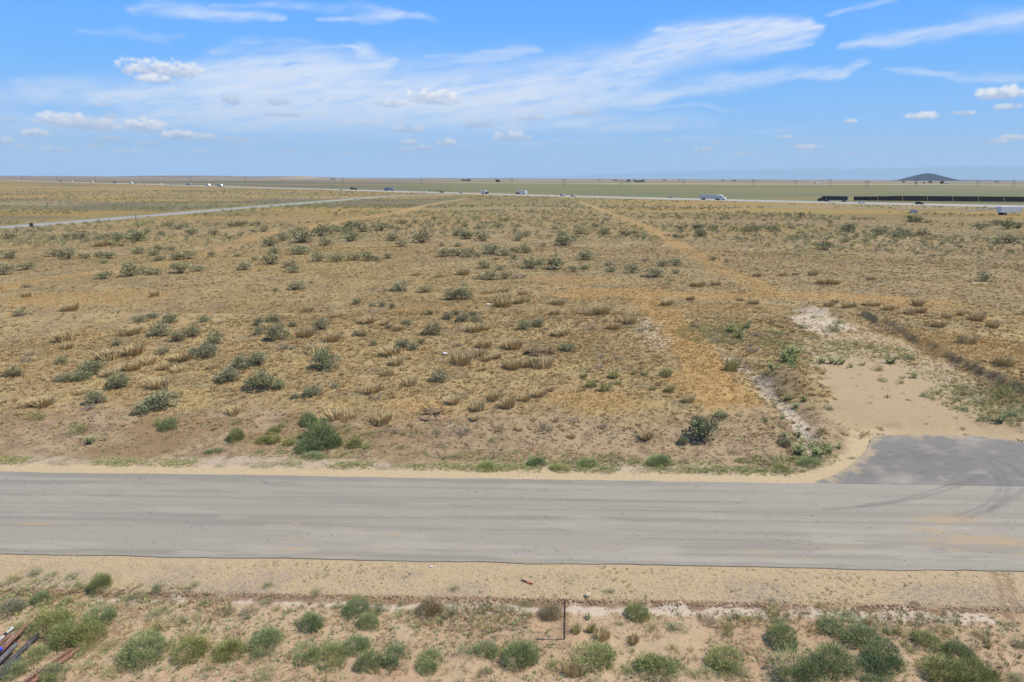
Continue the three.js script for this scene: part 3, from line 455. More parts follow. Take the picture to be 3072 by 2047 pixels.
function sageGeo(seed, shoots, low) {                                    // one unit wide
  const r = rng(seed), leaves = new Leaves(), wood = new Leaves(), lobes = [], n = 7 + Math.floor(r() * 4);
  for (let i = 0; i < n; i++) { const a = i / n * 6.28 + r() * .9, q = i ? .18 + r() * .18 : 0, s = .16 + r() * .08; lobes.push([Math.cos(a) * q, .11 + r() * .22 + (i ? 0 : .17), Math.sin(a) * q * .9, s]); }
  for (const [x, y, z, s] of lobes) {
    if (!low) { const k = [x * .5 + (r() - .5) * .08, y * .45, z * .5 + (r() - .5) * .08]; wood.twig([(r() - .5) * .05, -.04, (r() - .5) * .05], k, .014, .011, vary(WOOD, r)); wood.twig(k, [x, y, z], .011, .006, vary(WOOD, r)); for (let t = 0; t < 3; t++) { const d = onDome(r, -.2); wood.twig([lerp(k[0], x, .6), lerp(k[1], y, .6), lerp(k[2], z, .6)], [x + d[0] * s * .8, y + d[1] * s * .8, z + d[2] * s * .8], .006, .003, vary(WOOD, r)); } }
    for (let t = 0; t < shoots; t++) {
      const d = onDome(r, -.7), q = s * Math.pow(r(), .3), e = norm(d[0] * .7 + (r() - .5) * 1.1, d[1] * .5 + .4 + (r() - .5) * .5, d[2] * .7 + (r() - .5) * 1.1), l = (.045 + r() * .055) * (low ? 2.2 : shoots < 70 ? 1.35 : 1), w = (.019 + r() * .016) * (low ? 3.4 : shoots < 70 ? 1.5 : 1), base = [x + d[0] * q, Math.max(.01, y + d[1] * q * .95), z + d[2] * q];
      const k = vary(r() < .6 ? SAGE_A : SAGE_B, r, .22);
      if (low) leaves.spike(base, e, l, w, k, r() * 6.28); else { leaves.leaf(base, e, l, w, k, r() * 6.28); leaves.leaf(base, norm(e[0] + (r() - .5), e[1], e[2] + (r() - .5)), l * .8, w, k, r() * 6.28); }
    }
  }
  return { leaves: leaves.build(), wood: low ? null : wood.build() };
}
function deadGeo(seed) { const r = rng(seed), w = new Leaves(); for (let i = 0; i < 16; i++) { const d = onDome(r, .12), l = .2 + r() * .25, m = [d[0] * l, d[1] * l * .9 + .02, d[2] * l]; w.twig([d[0] * .03, -.03, d[2] * .03], m, .014, .009, vary(DEADWOOD, r)); for (let t = 0; t < 7; t++) { const e = norm(d[0] + (r() - .5) * 1.5, d[1] + r() * .6, d[2] + (r() - .5) * 1.5), q = .1 + r() * .16, b = lerp(.4, 1, r()); const p = [m[0] * b, m[1] * b, m[2] * b], u = [p[0] + e[0] * q, p[1] + e[1] * q, p[2] + e[2] * q]; w.twig(p, u, .007, .003, vary(DEADWOOD, r)); for (let s = 0; s < 3; s++) { const f = norm(e[0] + (r() - .5) * 1.6, e[1] + (r() - .3), e[2] + (r() - .5) * 1.6); w.spike(u, f, .06 + r() * .07, .006, vary(DEADWOOD, r), r() * 6); } } } return w.build(); }
function thistleGeo(seed, stems, col, col2, flat) {                      // several ragged lumps grown together, one unit wide
  const r = rng(seed), g = new Leaves(), lumps = [[0, 0, .40 + r() * .05, 1]];
  for (let i = 0; i < 4; i++) { const a = r() * 6.28, q = .16 + r() * .2; lumps.push([Math.cos(a) * q, Math.sin(a) * q, .14 + r() * .14, .6 + r() * .6]); }
  let area = 0; for (const l of lumps) area += l[2] * l[2];
  for (const [cx, cz, rad, hi] of lumps) {
    const thin = r() < .25 ? .45 : 1, c1 = r() < .75 ? col : col2;
    for (let i = 0, n = stems * rad * rad / area * thin; i < n; i++) {
      const d = onDome(r, -.1), wisp = r() < .04 ? 1.15 + r() * .35 : 1, out = rad * (.4 + .6 * Math.pow(r(), .45)) * wisp * (.8 + .4 * vn(d[0] * 3 + seed, d[2] * 3 + d[1] * 2)), l = (.035 + r() * .07) * (wisp > 1 ? 1.5 : 1), e = norm(d[0] * .8 + (r() - .5) * 1.1, d[1] * .5 + .5 + (r() - .5) * .8, d[2] * .8 + (r() - .5) * 1.1), k = vary(r() < .72 ? c1 : col2, r, .3);
      g.spike([cx + d[0] * out, Math.max(0, d[1]) * out * flat * hi + .01 + (d[1] < 0 ? r() * .04 : 0), cz + d[2] * out], [e[0], e[1] * flat, e[2]], l, .0065 + r() * .0075, k, r() * 6.28);
    }
  }
  for (let i = 0; i < 46; i++) { const d = onDome(r, 0), l = lumps[i % lumps.length]; g.twig([l[0] * .5, -.01, l[1] * .5], [l[0] + d[0] * l[2] * .9, d[1] * l[2] * .95 * flat, l[1] + d[2] * l[2] * .9], .005, .002, vary([.33, .26, .16], r)); }
  return g.build();
}
function bunchGeo(seed, blades, cols, spread, h, wide = .016, foot = .2) { const r = rng(seed), g = new Leaves(); for (let i = 0; i < blades; i++) { const a = r() * 6.28, q = Math.sqrt(r()) * foot, t = spread * (.2 + r()), d = norm(Math.cos(a) * t + (r() - .5) * .3 + .08, 1, Math.sin(a) * t + (r() - .5) * .3), l = h * (.45 + .55 * r()); g.blade([Math.cos(a) * q, -.02, Math.sin(a) * q], d, l, wide * (.7 + r() * .7), vary(cols[Math.floor(r() * cols.length)], r, .2), .25 + r() * .6, r() * 6.28); } return g.build(); }
function leafyGeo(seed) { const r = rng(seed), g = new Leaves(), st = new Leaves(); for (let i = 0; i < 16; i++) { const a = r() * 6.28, q = .1 + r() * .3, d = norm(Math.cos(a) * .5 * r(), 1, Math.sin(a) * .5 * r()), h = .25 + r() * .6, b = [Math.cos(a) * q, 0, Math.sin(a) * q]; st.twig([b[0] * .4, -.03, b[2] * .4], [b[0] + d[0] * h, d[1] * h, b[2] + d[2] * h], .008, .004, vary([.25, .26, .12], r)); for (let t = 0; t < 20; t++) { const y = .1 + .9 * r(), e = r() * 6.28, u = norm(Math.cos(e), .1 + r() * .6, Math.sin(e)); g.leaf([lerp(b[0] * .4, b[0] + d[0] * h, y), h * y, lerp(b[2] * .4, b[2] + d[2] * h, y)], u, .08 + r() * .11, .05 + r() * .05, vary(r() < .6 ? [.20, .245, .09] : [.31, .34, .13], r, .3), r() * 6); } } return { leaves: g.build(), stem: st.build() }; }
const plantMat = (r, g, b) => new THREE.MeshStandardMaterial({ vertexColors: true, color: new THREE.Color().setRGB(r, g, b), roughness: 1, side: THREE.DoubleSide });
const SAGE = [11, 12, 13, 14, 15, 16, 17, 18].map((s) => sageGeo(s, 150)), SAGE_MID = [31, 32, 33, 34, 35].map((s) => sageGeo(s, 55)), SAGE_FAR = [41, 42, 43].map((s) => sageGeo(s, 11, true).leaves);
const DEAD = [61, 62, 63].map(deadGeo);
const GREEN = [.205, .25, .092], GREEN2 = [.33, .335, .15], LIME = [.32, .325, .09], DRAB = [.30, .235, .15], DRAB2 = [.25, .25, .14];
const THISTLE = [[71, GREEN, GREEN2], [72, LIME, GREEN2], [73, DRAB, DRAB2]].map(([s, a, b]) => [0, 1, 2, 3, 4, 5].slice(0, s === 71 ? 6 : 3).map((k) => thistleGeo(s * 10 + k, 5600, a, b, [1.15, 1, .9, 1.1, .85, 1.2][k])));
const THISTLE_SMALL = [[81, GREEN, GREEN2], [82, LIME, GREEN2], [83, DRAB, DRAB2]].map(([s, a, b]) => [0, 1].map((k) => thistleGeo(s * 10 + k, 1300, a, b, [1.1, .8][k])));
const STRAW = [[.66, .515, .265], [.58, .44, .225], [.49, .365, .18], [.37, .27, .14]], REEDS = [[.42, .38, .15], [.34, .33, .12], [.52, .44, .2]];
const BUNCH = [91, 92, 93, 94].map((s) => bunchGeo(s, 380, STRAW, .3, .85, .028, .32)), REED = [95, 96].map((s) => bunchGeo(s, 190, REEDS, .26, .9, .028));
const RABBIT = [101, 102].map((s) => thistleGeo(s, 500, [.24, .27, .085], [.30, .30, .13], .95)), LEAFY = [111, 112, 113].map(leafyGeo);
const TINT = { sage: [plantMat(1, 1, 1), plantMat(.92, .98, .95), plantMat(1.05, 1.0, .95), plantMat(.86, .92, .84)], plain: plantMat(1, 1, 1), drab: plantMat(1.15, 1.0, .8), dark: plantMat(.7, .8, .72) };

const THISTLE_TINT = [plantMat(1, 1, 1), plantMat(1.12, 1.06, .95), plantMat(.9, .95, 1), plantMat(1.15, 1.02, .85)];
// landmarks that the labels refer to: x, z, words
const MARKS = [
  [-16.76,-21.07, 'round the heap of pipes'], [-10.89,-22.05, 'right of the heap of pipes'], [-4.62,-21.52, 'between pipe heap and steel stake'], [1.99,-21.84, 'round the rusty steel stake'], [8.7,-21.61, 'right of the rusty steel stake'], [15.77,-21.28, 'in the lower right corner'], [3.07,-24.22, 'near the pale stone on the gravel'], [-13.95,-24.55, 'on the left gravel slope'], [15.46,-24.01, 'on the right gravel slope'],
  [-5.35,-44.22, 'round the rotten stump'], [-11.59,-40.15, 'in the green roadside patch'], [-26.02,-40.56, 'on the brown left bank'], [1.3,-38.11, 'along the far road edge'], [11.8,-40.18, 'on the pink cut bank'], [19.39,-43.5, 'along the whitish gully'], [21.68,-51.7, 'by the dirt mound'], [29.23,-49.18, 'on the bare sandy pad'], [32.64,-44.88, 'right of the sandy pad'], [39.25,-59.21, 'by the dug earth edge'], [33.52,-73.55, 'on the pale scraped patch'], [22.77,-65.42, 'left of the pale scraped patch'],
  [10.23,-55.46, 'left of the orange track'], [2.54,-59.84, 'round the brown brush heap'], [-6.08,-59.71, 'near the white litter'], [-2.99,-84.41, 'near the far scrap of white litter'], [-18.84,-50.27, 'in the middle left plain'], [-34.09,-50.07, 'near the left edge of the plain'], [-34.24,-65.9, 'in the left sagebrush cluster'], [-23.22,-67.59, 'left of centre on the plain'], [-13.1,-67.76, 'just left of the white litter'], [-58.29,-91.71, 'in the golden grass at left'], [16.8,-93.62, 'by the orange grass crossing'], [37.84,-88.58, 'right of the orange grass crossing'], [51.26,-81.73, 'on the far right plain'], [-2.24,-123.97, 'in the middle belt'], [-44.2,-122.56, 'in the left belt'], [-86.17,-131.96, 'at the left end of the belt'], [37.5,-136.47, 'beside the orange trail'], [78.29,-137.96, 'beyond the orange crossing'],
];
const FARMARKS = [[-123.02,-182.9, 'in the belt below the frontage road'], [-96.12,-201.18, 'in the far belt right of the brown sign'], [-57.7,-203.06, 'in the dense belt left of centre'], [-18.57,-204.98, 'in the far belt at centre'], [16.27,-206.68, 'in the far belt left of the orange trail'], [71.43,-223.12, 'in the far belt right of the orange trail'], [138.19,-226.6, 'in the right belt below the highway']];
const ORD = 'first second third fourth fifth sixth seventh eighth ninth tenth eleventh twelfth thirteenth fourteenth fifteenth sixteenth seventeenth eighteenth nineteenth twentieth twenty-first twenty-second twenty-third twenty-fourth twenty-fifth twenty-sixth twenty-seventh twenty-eighth twenty-ninth thirtieth thirty-first thirty-second thirty-third thirty-fourth thirty-fifth thirty-sixth thirty-seventh thirty-eighth thirty-ninth fortieth forty-first forty-second forty-third forty-fourth forty-fifth'.split(' ');
function nearest(list, x, z) { let b = 1e9, w = ''; for (const m of list) { const d = Math.hypot((x - m[0]), (z - m[1]) * .6); if (d < b) { b = d; w = m[2]; } } return w; }
function plantBed(list, name, words, category, group, make, farAt = 118) {
  const byMark = {};
  list.forEach((e, i) => { const far = Math.hypot(e[0], e[1]) > farAt, m = nearest(far ? FARMARKS : MARKS, e[0], e[1]); (byMark[(far ? 'far ' : 'near ') + m + '|' + words(e)] ??= []).push([e, i, m, far]); });
  for (const bed of Object.values(byMark)) {
    bed.sort((a, b) => Math.atan2(a[0][0], -a[0][1]) - Math.atan2(b[0][0], -b[0][1]));
    bed.forEach(([e, i, m, far], k) => {
      const w = words(e), label = bed.length > 1 ? `${w} ${m}, ${k === bed.length - 1 && bed.length > 2 ? 'rightmost there' : k === 0 ? 'leftmost there' : ORD[k] + ' from left'}` : `only ${w} ${m}`;
      const o = make(e, i); o.name = numbered(name); tag(o, label, category, far ? group + ' ' + m : group); scene.add(shade(o));
    });
  }
}
const bed = rng(5);
function plant(e, parts, k, squash, turn) { const o = new THREE.Group(); for (const [n, g, m] of parts) if (g) part(o, n, g, m); o.position.set(e[0], height(e[0], e[1]) + .0, e[1]); o.scale.set(k, k * squash, k); o.rotation.y = turn; return o; }
plantBed([[-97.71,-133.19,2.54],[-82.41,-110.14,2.58],[-83.36,-116.61,2.23],[-91.52,-137.62,3.2],[-86.94,-133.85,3.39],[-84.57,-134.86,2],[-83,-137.55,1.75],[-79.86,-135.13,2.29],[-106.36,-177.24,1.87],[-99.37,-173.44,2.92],[-95.01,-174.18,4.75],[-95.32,-163.17,2.06],[-90.86,-159.5,1.68],[-78.32,-151.38,1.92],[-75.49,-151.5,1.92],[-79.17,-145.15,2.45],[-73.92,-140.91,2.38],[-63.2,-133.24,2.54],[-64.78,-131.82,2.23],[-60.89,-138.43,1.76],[-67.42,-130.39,1.93],[-75.59,-126.33,1.34],[-68.39,-121.06,1.54],[-61.35,-109.07,2.55],[-60.8,-112.49,1.91],[-58.5,-110.81,2.12],[-63.97,-106.37,2.26],[-54.99,-112.89,2.64],[-53.31,-115.59,1.97],[-46.29,-117.89,2.25],[-44.7,-125.61,2.92],[-39.3,-121.24,2.31],[-36.84,-114.21,1.94],[-49.87,-132.05,1.12],[-49.62,-143.36,2.42],[-44.6,-143.84,3.33],[-36.97,-130.55,2.76],[-33.64,-130.58,2.49],[-57.79,-163.4,3.43],[-59.31,-177.54,2.61],[-52.68,-174.14,4.74],[-44.47,-164.01,3.45],[-55.61,-138.46,1.17],[-30.57,-95.51,2.24],[-32.83,-93.7,0.8],[-30.32,-102.14,0.66],[-40.62,-72.92,1.18],[-40.2,-74.89,1.13],[-37.28,-72.72,1.57],[-35.22,-66.29,2.01],[-32.2,-64.05,1.53],[-31.79,-65.91,1.58],[-33.58,-73.11,1.34],[-26.98,-71.34,1.24],[-25.98,-72.96,1.58],[-25.51,-67.24,1.31],[-22.76,-64.71,2.1],[-23.22,-70.95,0.92],[-19.9,-69.52,1.81],[-21.49,-68.52,0.89],[-37.01,-62.04,0.88],[-34.52,-61.19,0.67],[-31.07,-58.96,1.03],[-28.16,-58.54,1.15],[-26.77,-57.99,1.77],[-28.25,-62.99,1.65],[-55.82,-76.21,1.15],[-39.58,-52.16,1.27],[-38.4,-56.26,0.99],[-33.89,-52.86,1.97],[-34.68,-50.81,1.12],[-33.61,-51.08,1.35],[-22.14,-50.98,1.68],[-22.18,-54.03,1.66],[-21.14,-55.12,1.57],[-18.84,-49.31,2.06],[-17.57,-49.17,0.98],[-15.51,-54.51,2.15],[-24.31,-45.09,2],[-24.96,-43.83,1.27],[-29.6,-49.18,1.52],[-29.2,-45.7,1.32],[-14.5,-47.55,1.37],[-15.59,-47,0.63],[-13.29,-49.3,0.66],[-41.67,-178.74,3.75],[-31.33,-178.96,3.01],[-26.13,-162.73,2.74],[-22.67,-173.34,4.36],[-12.36,-186.47,3.52],[-7.94,-179.97,3.02],[1.57,-182.28,2.3],[7.31,-163.76,1.38],[12.56,-166.91,4.55],[-16.83,-162.7,1.37],[-12.89,-162.98,1.72],[-13.98,-140.53,2.67],[-11.52,-143.4,2.42],[-8.92,-140.72,2.67],[-6.97,-140.51,1.78],[-4.37,-148.52,3.44],[-1.81,-145.36,2.76],[0.69,-153.05,1.94],[2.9,-150.09,2.53],[0.18,-136.67,1.74],[-3.23,-133.75,1.13],[14.96,-136.34,3.16],[-30.94,-133.1,2.25],[-28.29,-133.29,2.54],[-26.55,-133.08,1.69],[-25.14,-137.07,1.74],[-5.13,-121.25,2.06],[-2.12,-119.03,1.27],[3.16,-121.77,2.83],[7.79,-121.11,3.58],[10.32,-117.58,1.75],[5.32,-127.12,2.15],[13,-121.68,1.55],[16.97,-116.72,1.49],[20.2,-115.21,2.44],[23.02,-110.88,2.82],[27.47,-124.47,2.11],[30.27,-126.8,2.15],[27.79,-115.05,1.22],[-3.38,-106.65,2.49],[-1.1,-107.33,1.83],[-15.61,-94.66,2.42],[-12.05,-93.85,1.61],[-7.73,-88.1,2.07],[-6.23,-88.26,2.45],[-19.2,-83.35,1.08],[-17.1,-82.31,0.71],[-15.88,-82.42,0.98],[-14.56,-81.46,0.88],[-9.42,-76.71,0.99],[-7.09,-74.8,1.29],[-6.47,-77.19,1],[-5.5,-74.14,1.6],[-4.44,-76.81,1],[-3.81,-74.07,1.28],[1.28,-70.52,1.53],[2.71,-71.96,1.4],[-11.37,-71.97,1.09],[-12.9,-70.02,0.76],[-8.07,-67.75,1.91],[-15.71,-66.91,0.73],[-14.93,-66.65,0.87],[-10.42,-62.08,1.35],[-9.17,-61.46,1.07],[-13.11,-62.97,0.69],[-8.68,-63.92,0.7],[4.98,-60.72,1.46],[2,-86.25,0.74],[-5.73,-51.17,1.46],[12.04,-40.48,1.72],[10.63,-39.79,0.63],[53.51,-196.26,2.88],[86.92,-179.49,2.27],[72.18,-157.92,2.99],[41.79,-132.9,1.41],[40.31,-136.62,1.16],[74.49,-106.99,2.05],[129.92,-179.73,4.52],[-112.02,-202.06,1.91],[-107.4,-202.39,2.23],[-115.6,-232.52,2.56],[-104.49,-215.73,2.71],[-108.27,-227.45,1.79],[-91.18,-195.57,3.08],[-84.37,-194.1,3.36],[-98.53,-192.96,1.83],[-108.16,-180.29,1.71],[-110.17,-186.98,1.77],[-103.57,-180.74,2.57],[-99.08,-181.44,4.28],[-120.15,-184.78,1.75],[-120.18,-179.91,2.27],[-115.05,-182.19,3.73],[-132.57,-181.29,3.43],[-92.36,-226.21,3.2],[-91.63,-231.66,4],[-88.11,-234,2.21],[-77.37,-205.89,1.95],[-74.77,-181.71,1.43],[-86.99,-236.81,2.23],[-74.89,-208.35,2.62],[-73.16,-248.93,1.17],[-63.91,-209.01,2.96],[-60.77,-193.47,3.65],[-61,-182.95,3.45],[-53.55,-228.49,3.58],[-49.97,-223.67,3.51],[-53.16,-209.57,2.96],[-53.9,-194.09,4.57],[-53.07,-201.55,3.8],[-48.03,-201.8,3.8],[-45.04,-210.29,3.96],[-40.91,-214.84,3.71],[-38.96,-245.71,3.47],[-34.71,-248.57,2.34],[-34,-229,1.8],[-39.06,-223.82,2.11],[-36.17,-219.05,1.72],[-25.44,-245.89,1.55],[-30.66,-271.89,2.56],[-15.85,-230.12,2.17],[-10.85,-220.49,2.08],[-4.88,-225.88,2.84],[-2.4,-266.66,2.51],[-26,-204.1,1.29],[-15.64,-195.33,2.77],[-12.16,-186.75,3.23],[-8.18,-186.93,3.24],[-43.71,-187.13,3.53],[-32.52,-185.74,2.92],[2.08,-236.16,1.49],[28.09,-232.75,2.92],[20.61,-205.14,3.86],[26.57,-201.12,2.85],[32.29,-203.17,2.24],[33.28,-199.4,2.51],[36.51,-205.29,1.94],[14.3,-198.32,1.87],[18.3,-190.84,0.9],[35.39,-193.59,1.53],[35.93,-188.31,1.49],[45.09,-190.55,1.8],[46.89,-190.53,1.5],[61.14,-224.67,3.53],[59.26,-224.25,2.47],[63.7,-219.96,3.11],[54.32,-198.55,2.81],[71.99,-224.8,2.12],[73.48,-216,3.39],[77.44,-218.55,3.77],[1.68,-188.81,2.38],[3.85,-192.55,2.73],[54.22,-223.88,2.11],[13.49,-221.66,1.74],[0.87,-209.82,1.98],[82.81,-219.3,3.44],[92.34,-228.93,2.16],[127.81,-307.47,2.89],[122.3,-306.95,2.4],[120.07,-261.54,2.05],[106.41,-218.37,4.11],[109.03,-205.53,3.23],[109.71,-197.83,3.11],[115.09,-201.86,3.17],[120.33,-202.1,3.18],[156.39,-271.15,5.09],[159.14,-270.75,2.97],[155.91,-230.1,3.61],[176.96,-252.76,3.17],[165.51,-230.86,4.7],[172.75,-235.86,2.96]], 'sagebrush', (e) => (e[2] > 2.4 ? 'broad grey-green sagebrush' : e[2] > 1.35 ? 'grey-green sagebrush' : 'small grey-green sagebrush'), 'sagebrush', 'sagebrush on the dry plain',
  (e, i) => { const far = Math.hypot(e[0], e[1]) > 90, v = far ? SAGE_MID[i % 5] : SAGE[i % 8]; return plant(e, [['branches', v.wood, TINT.plain], ['foliage', v.leaves, Math.hypot(e[0], e[1]) < 44 ? TINT.dark : TINT.sage[Math.floor(bed() * 4)]]], e[2] * (far ? 1.42 : 1.25), ((far ? .66 : .82) + bed() * .26) * (Math.hypot(e[0], e[1]) < 44 ? 1.35 : 1), bed() * 6.28); });
plantBed([[-31.4,-71.9,0.94],[-20.89,-60.3,1.45],[-69.81,-96.93,1.66],[-42.67,-58.5,1.03],[18.09,-126.57,2.68],[26.36,-133.89,2.27],[1.2,-108.38,2.3],[-19.38,-94.18,1.21],[-17.86,-93.64,1.4],[3.74,-70.73,0.92],[8.3,-70.24,1.37],[-5.16,-62.65,1.09],[4.88,-88.1,1.14],[9.14,-57.35,1.01],[-29.1,-44.36,1.09],[-41.81,-56.71,1.12],[2.2,-41.33,1.2],[-3.09,-40.89,1.01],[-0.88,-41.31,0.83],[5.9,-41.85,0.75],[7.73,-58.2,1.02],[-9.73,-46.65,1.24],[7.27,-54.5,1.08],[-7.56,-41.11,0.83],[3.97,-42.44,0.76],[-72.97,-229.54,2.16],[-21.22,-204.64,2.25],[2.76,-266.98,2.51],[44.65,-198.11,2.81],[37.14,-272.93,3.42],[7.57,-212.11,1.34],[71.35,-105.87,1.13],[57.03,-164.02,1.38],[20.02,-64.21,1.12],[24.57,-66.8,1.31],[19.6,-71.78,1.09],[21.99,-60.51,1.71]], 'dead_brush', () => 'bare grey dead brush', 'brush', 'dead brush on the plain', (e, i) => { const o = new THREE.Mesh(DEAD[i % 3], TINT.plain); o.position.set(e[0], height(e[0], e[1]), e[1]); o.scale.set(e[2] * 1.1, e[2] * .75, e[2] * 1.1); o.rotation.y = bed() * 6; return o; });
const single = (geo, m, w, h) => (e, i) => { const o = new THREE.Mesh(typeof geo === 'function' ? geo(e, i) : geo[i % geo.length], typeof m === 'function' ? m() : m); o.position.set(e[0], height(e[0], e[1]), e[1]); const k = e[2] * w * (.95 + bed() * .15); const f = .85 + bed() * .3, v = across(e[0], e[1]), low = v > WIDTH && v < WIDTH + 4.2 ? .55 : 1; o.scale.set(k * f, e[2] * h * low * (.8 + bed() * .4), k / f); o.rotation.y = bed() * 6.28; return o; };
plantBed([[-52.16,-79.04,1.7],[-47.83,-90.34,1.36],[-24.14,-79.11,1.36],[-19.77,-75.67,0.98],[-43.11,-63.92,1.81],[-40.9,-60.98,1.33],[-38.3,-66.5,1.88],[-35.23,-57.62,1.89],[-33.95,-59.13,1.81],[-20.49,-66.13,1.58],[-17.5,-64.33,1.54],[-17.49,-59.47,1.94],[-95.96,-159.55,2.69],[-64.31,-89.3,1.34],[-25.32,-69.67,1.51],[-35.57,-58.11,1.4],[-31.24,-54.02,1.42],[-32,-52.02,1.03],[-31.13,-47.39,0.95],[-26.69,-49.25,1.63],[-24.52,-47.46,0.95],[-18.79,-43.93,1.08],[-33.46,-44.49,0.7],[-32.61,-45.08,1.3],[-35.38,-45.01,0.6],[-11.81,-43.16,1.25],[-27.12,-53.38,1.18],[-24.65,-53.96,0.83],[-28.62,-54.03,1.31],[-30.89,-55.86,1.59],[-28.54,-56.88,1.74],[-15.85,-111.87,1.19],[-11.68,-108.55,1.39],[-8.06,-111.51,2.13],[-3.35,-92.81,1.59],[-1.17,-94.01,1.21],[1.43,-91.62,1.37],[5.74,-85.12,1.83],[-1.17,-87.2,2.24],[-1.22,-83.53,1.97],[0.78,-85.42,1.47],[19.32,-84.28,1.45],[8.84,-78.13,1.68],[10.42,-78.6,1.69],[5.05,-78.39,1.35],[10.77,-70.95,1.23],[13,-73.65,1.43],[11.64,-74.21,0.8],[-13.79,-71.55,1.09],[-11.75,-69.48,1.21],[-10.58,-74.24,0.96],[-3.88,-69.47,1.8],[-2.69,-69.86,0.76],[-15.68,-72.41,1.57],[-10.92,-59.5,1.69],[-9.86,-56.24,1.36],[-2.61,-62.21,1.36],[-0.08,-61.78,1.61],[4.93,-67.88,1.62],[-2.91,-58.57,1.54],[-1.35,-57.89,0.89],[-4.29,-56.29,1.97],[-10.1,-52.77,1.05],[-2.21,-57.04,0.88],[-2.51,-54,0.6],[-0.07,-54.7,1.32],[1.15,-55.09,1.09],[2.47,-54.81,1.56],[-10.45,-48.4,1.39],[-7.84,-50.08,1.11],[-4.15,-45.9,1.02],[-2.34,-44.52,1.09],[-0.35,-44.99,1.2],[-1.19,-46.4,1.13],[2.01,-47.44,0.95],[2.86,-48.62,0.65],[0.89,-46.62,0.83],[-8.57,-42.6,1.33],[-10.99,-43.11,1.06],[-2.45,-42.77,0.58],[3.72,-40.48,0.55],[8.48,-40.44,1],[12.63,-46.45,0.93],[40.34,-54.09,1.31],[29.51,-87.52,1.03],[30.32,-84.38,1.09],[23.22,-87.96,1.13],[41.53,-86.6,0.75],[39.12,-80.21,0.87],[41.55,-82.74,1.42],[44.97,-85.65,0.92],[39.42,-83.57,1.08],[44.73,-80.01,1.38],[50.9,-84.39,1.45],[45.46,-84.79,1.46],[45.38,-76.56,1.32],[48.06,-79.18,1.37],[47.67,-76.51,0.99],[49.34,-76.13,0.99],[52.66,-78.34,1.18],[51.94,-75.18,1.79],[51.21,-71.24,1.24],[43.94,-69.07,1.35],[42.31,-61.77,1.48],[56.99,-107.92,1.15],[47.98,-103.99,2.22],[49.47,-103.84,1.55],[50.09,-113.07,1.68],[45.02,-113.7,1.21],[47.32,-113.7,0.97],[40.21,-111.75,1.19],[27.44,-100.41,1.93],[30.65,-101.83,1.52],[2.09,-20,0.63],[3.37,-21.89,0.58],[4.46,-21.7,0.47]], 'bunch_grass', (e) => (e[2] > 1.6 ? 'wide straw-coloured bunch grass' : 'straw-coloured bunch grass'), 'grass clump', 'dry bunch grass clumps', single(BUNCH, TINT.plain, 1.35, .9));
plantBed([[6.99,-48.77,0.97],[6.06,-49.66,0.99],[8.11,-52,1.03],[8.2,-50.33,0.67],[5.7,-52.06,0.69],[9.82,-52.89,0.58],[10.72,-52.74,0.7],[12.31,-52.53,1.27],[11.74,-48.64,0.97],[10.59,-48.85,0.54],[18.08,-54.31,1.43],[2.43,-22.1,0.48],[2.99,-22.26,0.43],[17.23,-21.45,0.26]], 'green_grass_clump', () => 'upright yellow-green grass clump', 'grass clump', 'green grass clumps', single(REED, TINT.plain, 1.5, 1.15));
